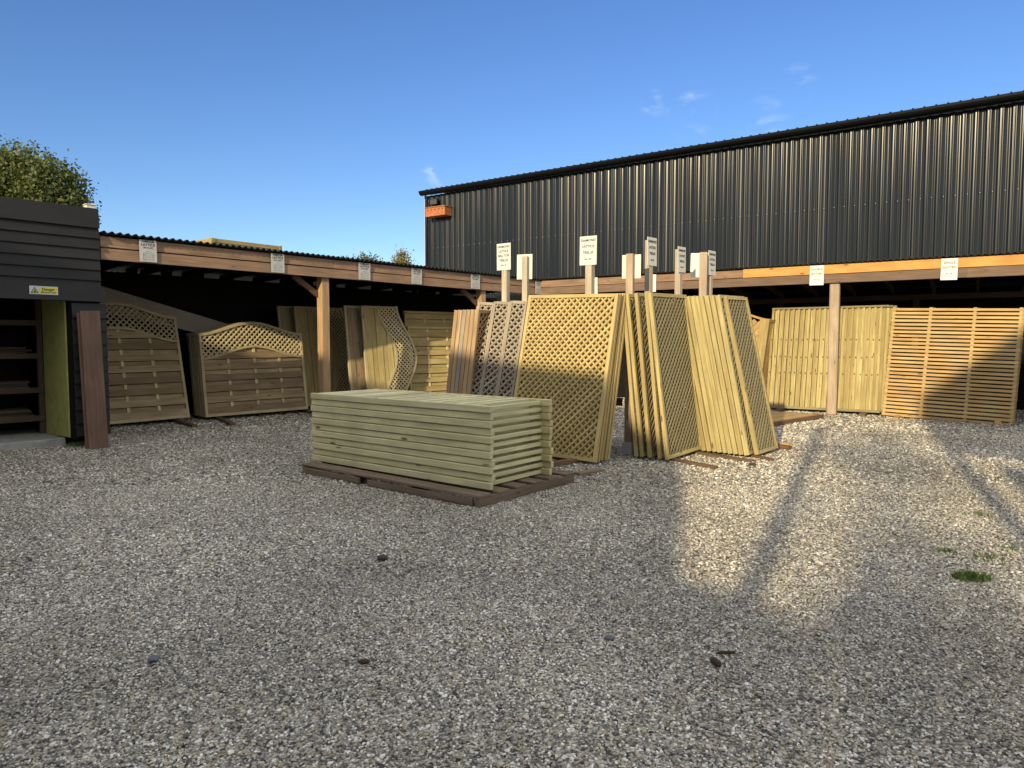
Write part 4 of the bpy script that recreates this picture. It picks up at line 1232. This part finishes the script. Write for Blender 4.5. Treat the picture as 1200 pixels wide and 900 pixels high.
# ------------------------------------------------------------------ what stands behind the camera and throws the long shadows
def SP(p, s, z=0): return SUN_P * p + SUN_S * s + Vector((0, 0, z))
MS = Matrix(((SUN_P.x, SUN_S.x, 0, 0), (SUN_P.y, SUN_S.y, 0, 0), (0, 0, 1, 0), (0, 0, 0, 1)))   # local x = p, y = s
SA = -5.0; zz = lambda Hh: Hh - TAN * SA
bn = thing("barn", "pale timber barn behind the camera throwing the long shadow over the yard", "barn", MS)
g = MB(); g.prism([(-18, 0), (-18, zz(4.15)), (-7, zz(4.1)), (-5.0, zz(3.80)), (-3.6, zz(3.55)), (-2.5, zz(3.40)), (-2.35, zz(2.95)), (-1.95, zz(2.75)), (-1.63, zz(2.4)), (-1.2, zz(1.8)), (-.9, zz(1.32)), (-.35, zz(1.2)), (-.08, zz(1.05)), (-.08, 0)], SA - 6, SA)
g.build("walls", M['barn'], bn)
SB = -4.0; zz = lambda Hh: Hh - TAN * SB
gb = thing("gabled_shelter", "gabled open shelter behind the camera whose roof shadow falls on the slatted panels", "shelter", MS)
g = MB(); g.prism([(.97, zz(4.92)), (.97, zz(4.82)), (1.16, zz(4.78)), (2.4, zz(4.47)), (10, zz(4.40)), (10, zz(12.2))], SB - 5, SB); g.build("roof", M['barn'], gb)
g = MB(); g.bx(.98, 1.14, SB - .16, SB, 0, zz(4.80)); g.build("post", M['barn'], gb)
g = MB(); g.bx(1.35, 10, SB - .1, SB - .02, 0, zz(2.95)); g.build("wall", M['barn'], gb)
pp = thing("yard_pole", "tall timber pole behind the camera throwing a thin shadow stripe", "pole", MS)
g = MB(); g.bx(-.57, -.42, SB - .15, SB, 0, zz(3.9)); g.build("pole", M['barn'], pp)

# a loose-crowned tree farther back dapples the sun on the near gravel
def shade_tree(p, ss, lobes, n, lab, seed):
    q = SP(p, ss)
    L = []
    for (dp, H, r) in lobes:
        off = SUN_P * dp
        L.append((off.x, off.y, H - TAN * ss, r))
    tree(lab, q.x, q.y, 9, L, n, .17, M['leaf'], .16, seed)
shade_tree(1.1, -20, [(-1.0, 3.3, .55), (-.5, 2.9, .5), (-1.1, 2.2, .55), (-.6, 1.1, .8), (-1, .2, .8)], 1700, "thin tree behind the camera dappling the right of the yard", 22)

# the photographer, standing just behind the camera
def person():
    pts = {'pelvis': (0, 0, .92), 'waist': (0, 0, 1.08), 'chest': (0, .02, 1.32), 'neck': (0, .02, 1.48), 'head': (0, .03, 1.60), 'crown': (0, .02, 1.72),
           'hl': (-.10, 0, .90), 'kl': (-.12, .02, .50), 'al': (-.13, 0, .08), 'fl': (-.14, .14, .03), 'hr': (.10, 0, .90), 'kr': (.12, .02, .50), 'ar': (.13, 0, .08), 'fr': (.14, .14, .03),
           'sl': (-.19, .02, 1.40), 'el': (-.26, .10, 1.16), 'wl': (-.10, .20, 1.30), 'ml': (-.045, .24, 1.33), 'sr': (.19, .02, 1.40), 'er': (.26, .10, 1.16), 'wr': (.10, .20, 1.30), 'mr': (.045, .24, 1.33)}
    rad = {'pelvis': .15, 'waist': .135, 'chest': .16, 'neck': .06, 'head': .10, 'crown': .07, 'hl': .10, 'kl': .065, 'al': .045, 'fl': .04, 'hr': .10, 'kr': .065, 'ar': .045, 'fr': .04,
           'sl': .07, 'el': .05, 'wl': .035, 'ml': .03, 'sr': .07, 'er': .05, 'wr': .035, 'mr': .03}
    ed = [('pelvis', 'waist'), ('waist', 'chest'), ('chest', 'neck'), ('neck', 'head'), ('head', 'crown'), ('pelvis', 'hl'), ('hl', 'kl'), ('kl', 'al'), ('al', 'fl'), ('pelvis', 'hr'), ('hr', 'kr'), ('kr', 'ar'), ('ar', 'fr'),
          ('chest', 'sl'), ('sl', 'el'), ('el', 'wl'), ('wl', 'ml'), ('chest', 'sr'), ('sr', 'er'), ('er', 'wr'), ('wr', 'mr')]
    k = list(pts); me = bpy.data.meshes.new("person"); me.from_pydata([pts[n] for n in k], [(k.index(a), k.index(b)) for a, b in ed], [])
    me.materials.append(M['coat'])
    o = bpy.data.objects.new("person", me); link(o)
    sk = o.modifiers.new("skin", 'SKIN')
    for i, n in enumerate(k):
        sv = me.skin_vertices[0].data[i]; sv.radius = (rad[n], rad[n] * .85); sv.use_root = (n == 'pelvis')
    o.modifiers.new("sub", 'SUBSURF').levels = 2; o.modifiers["sub"].render_levels = 2
    o.location = (-.04, -.40, 0)
    tag(o, "person in a dark coat standing behind the camera, hands raised to the chest", "person")
person()
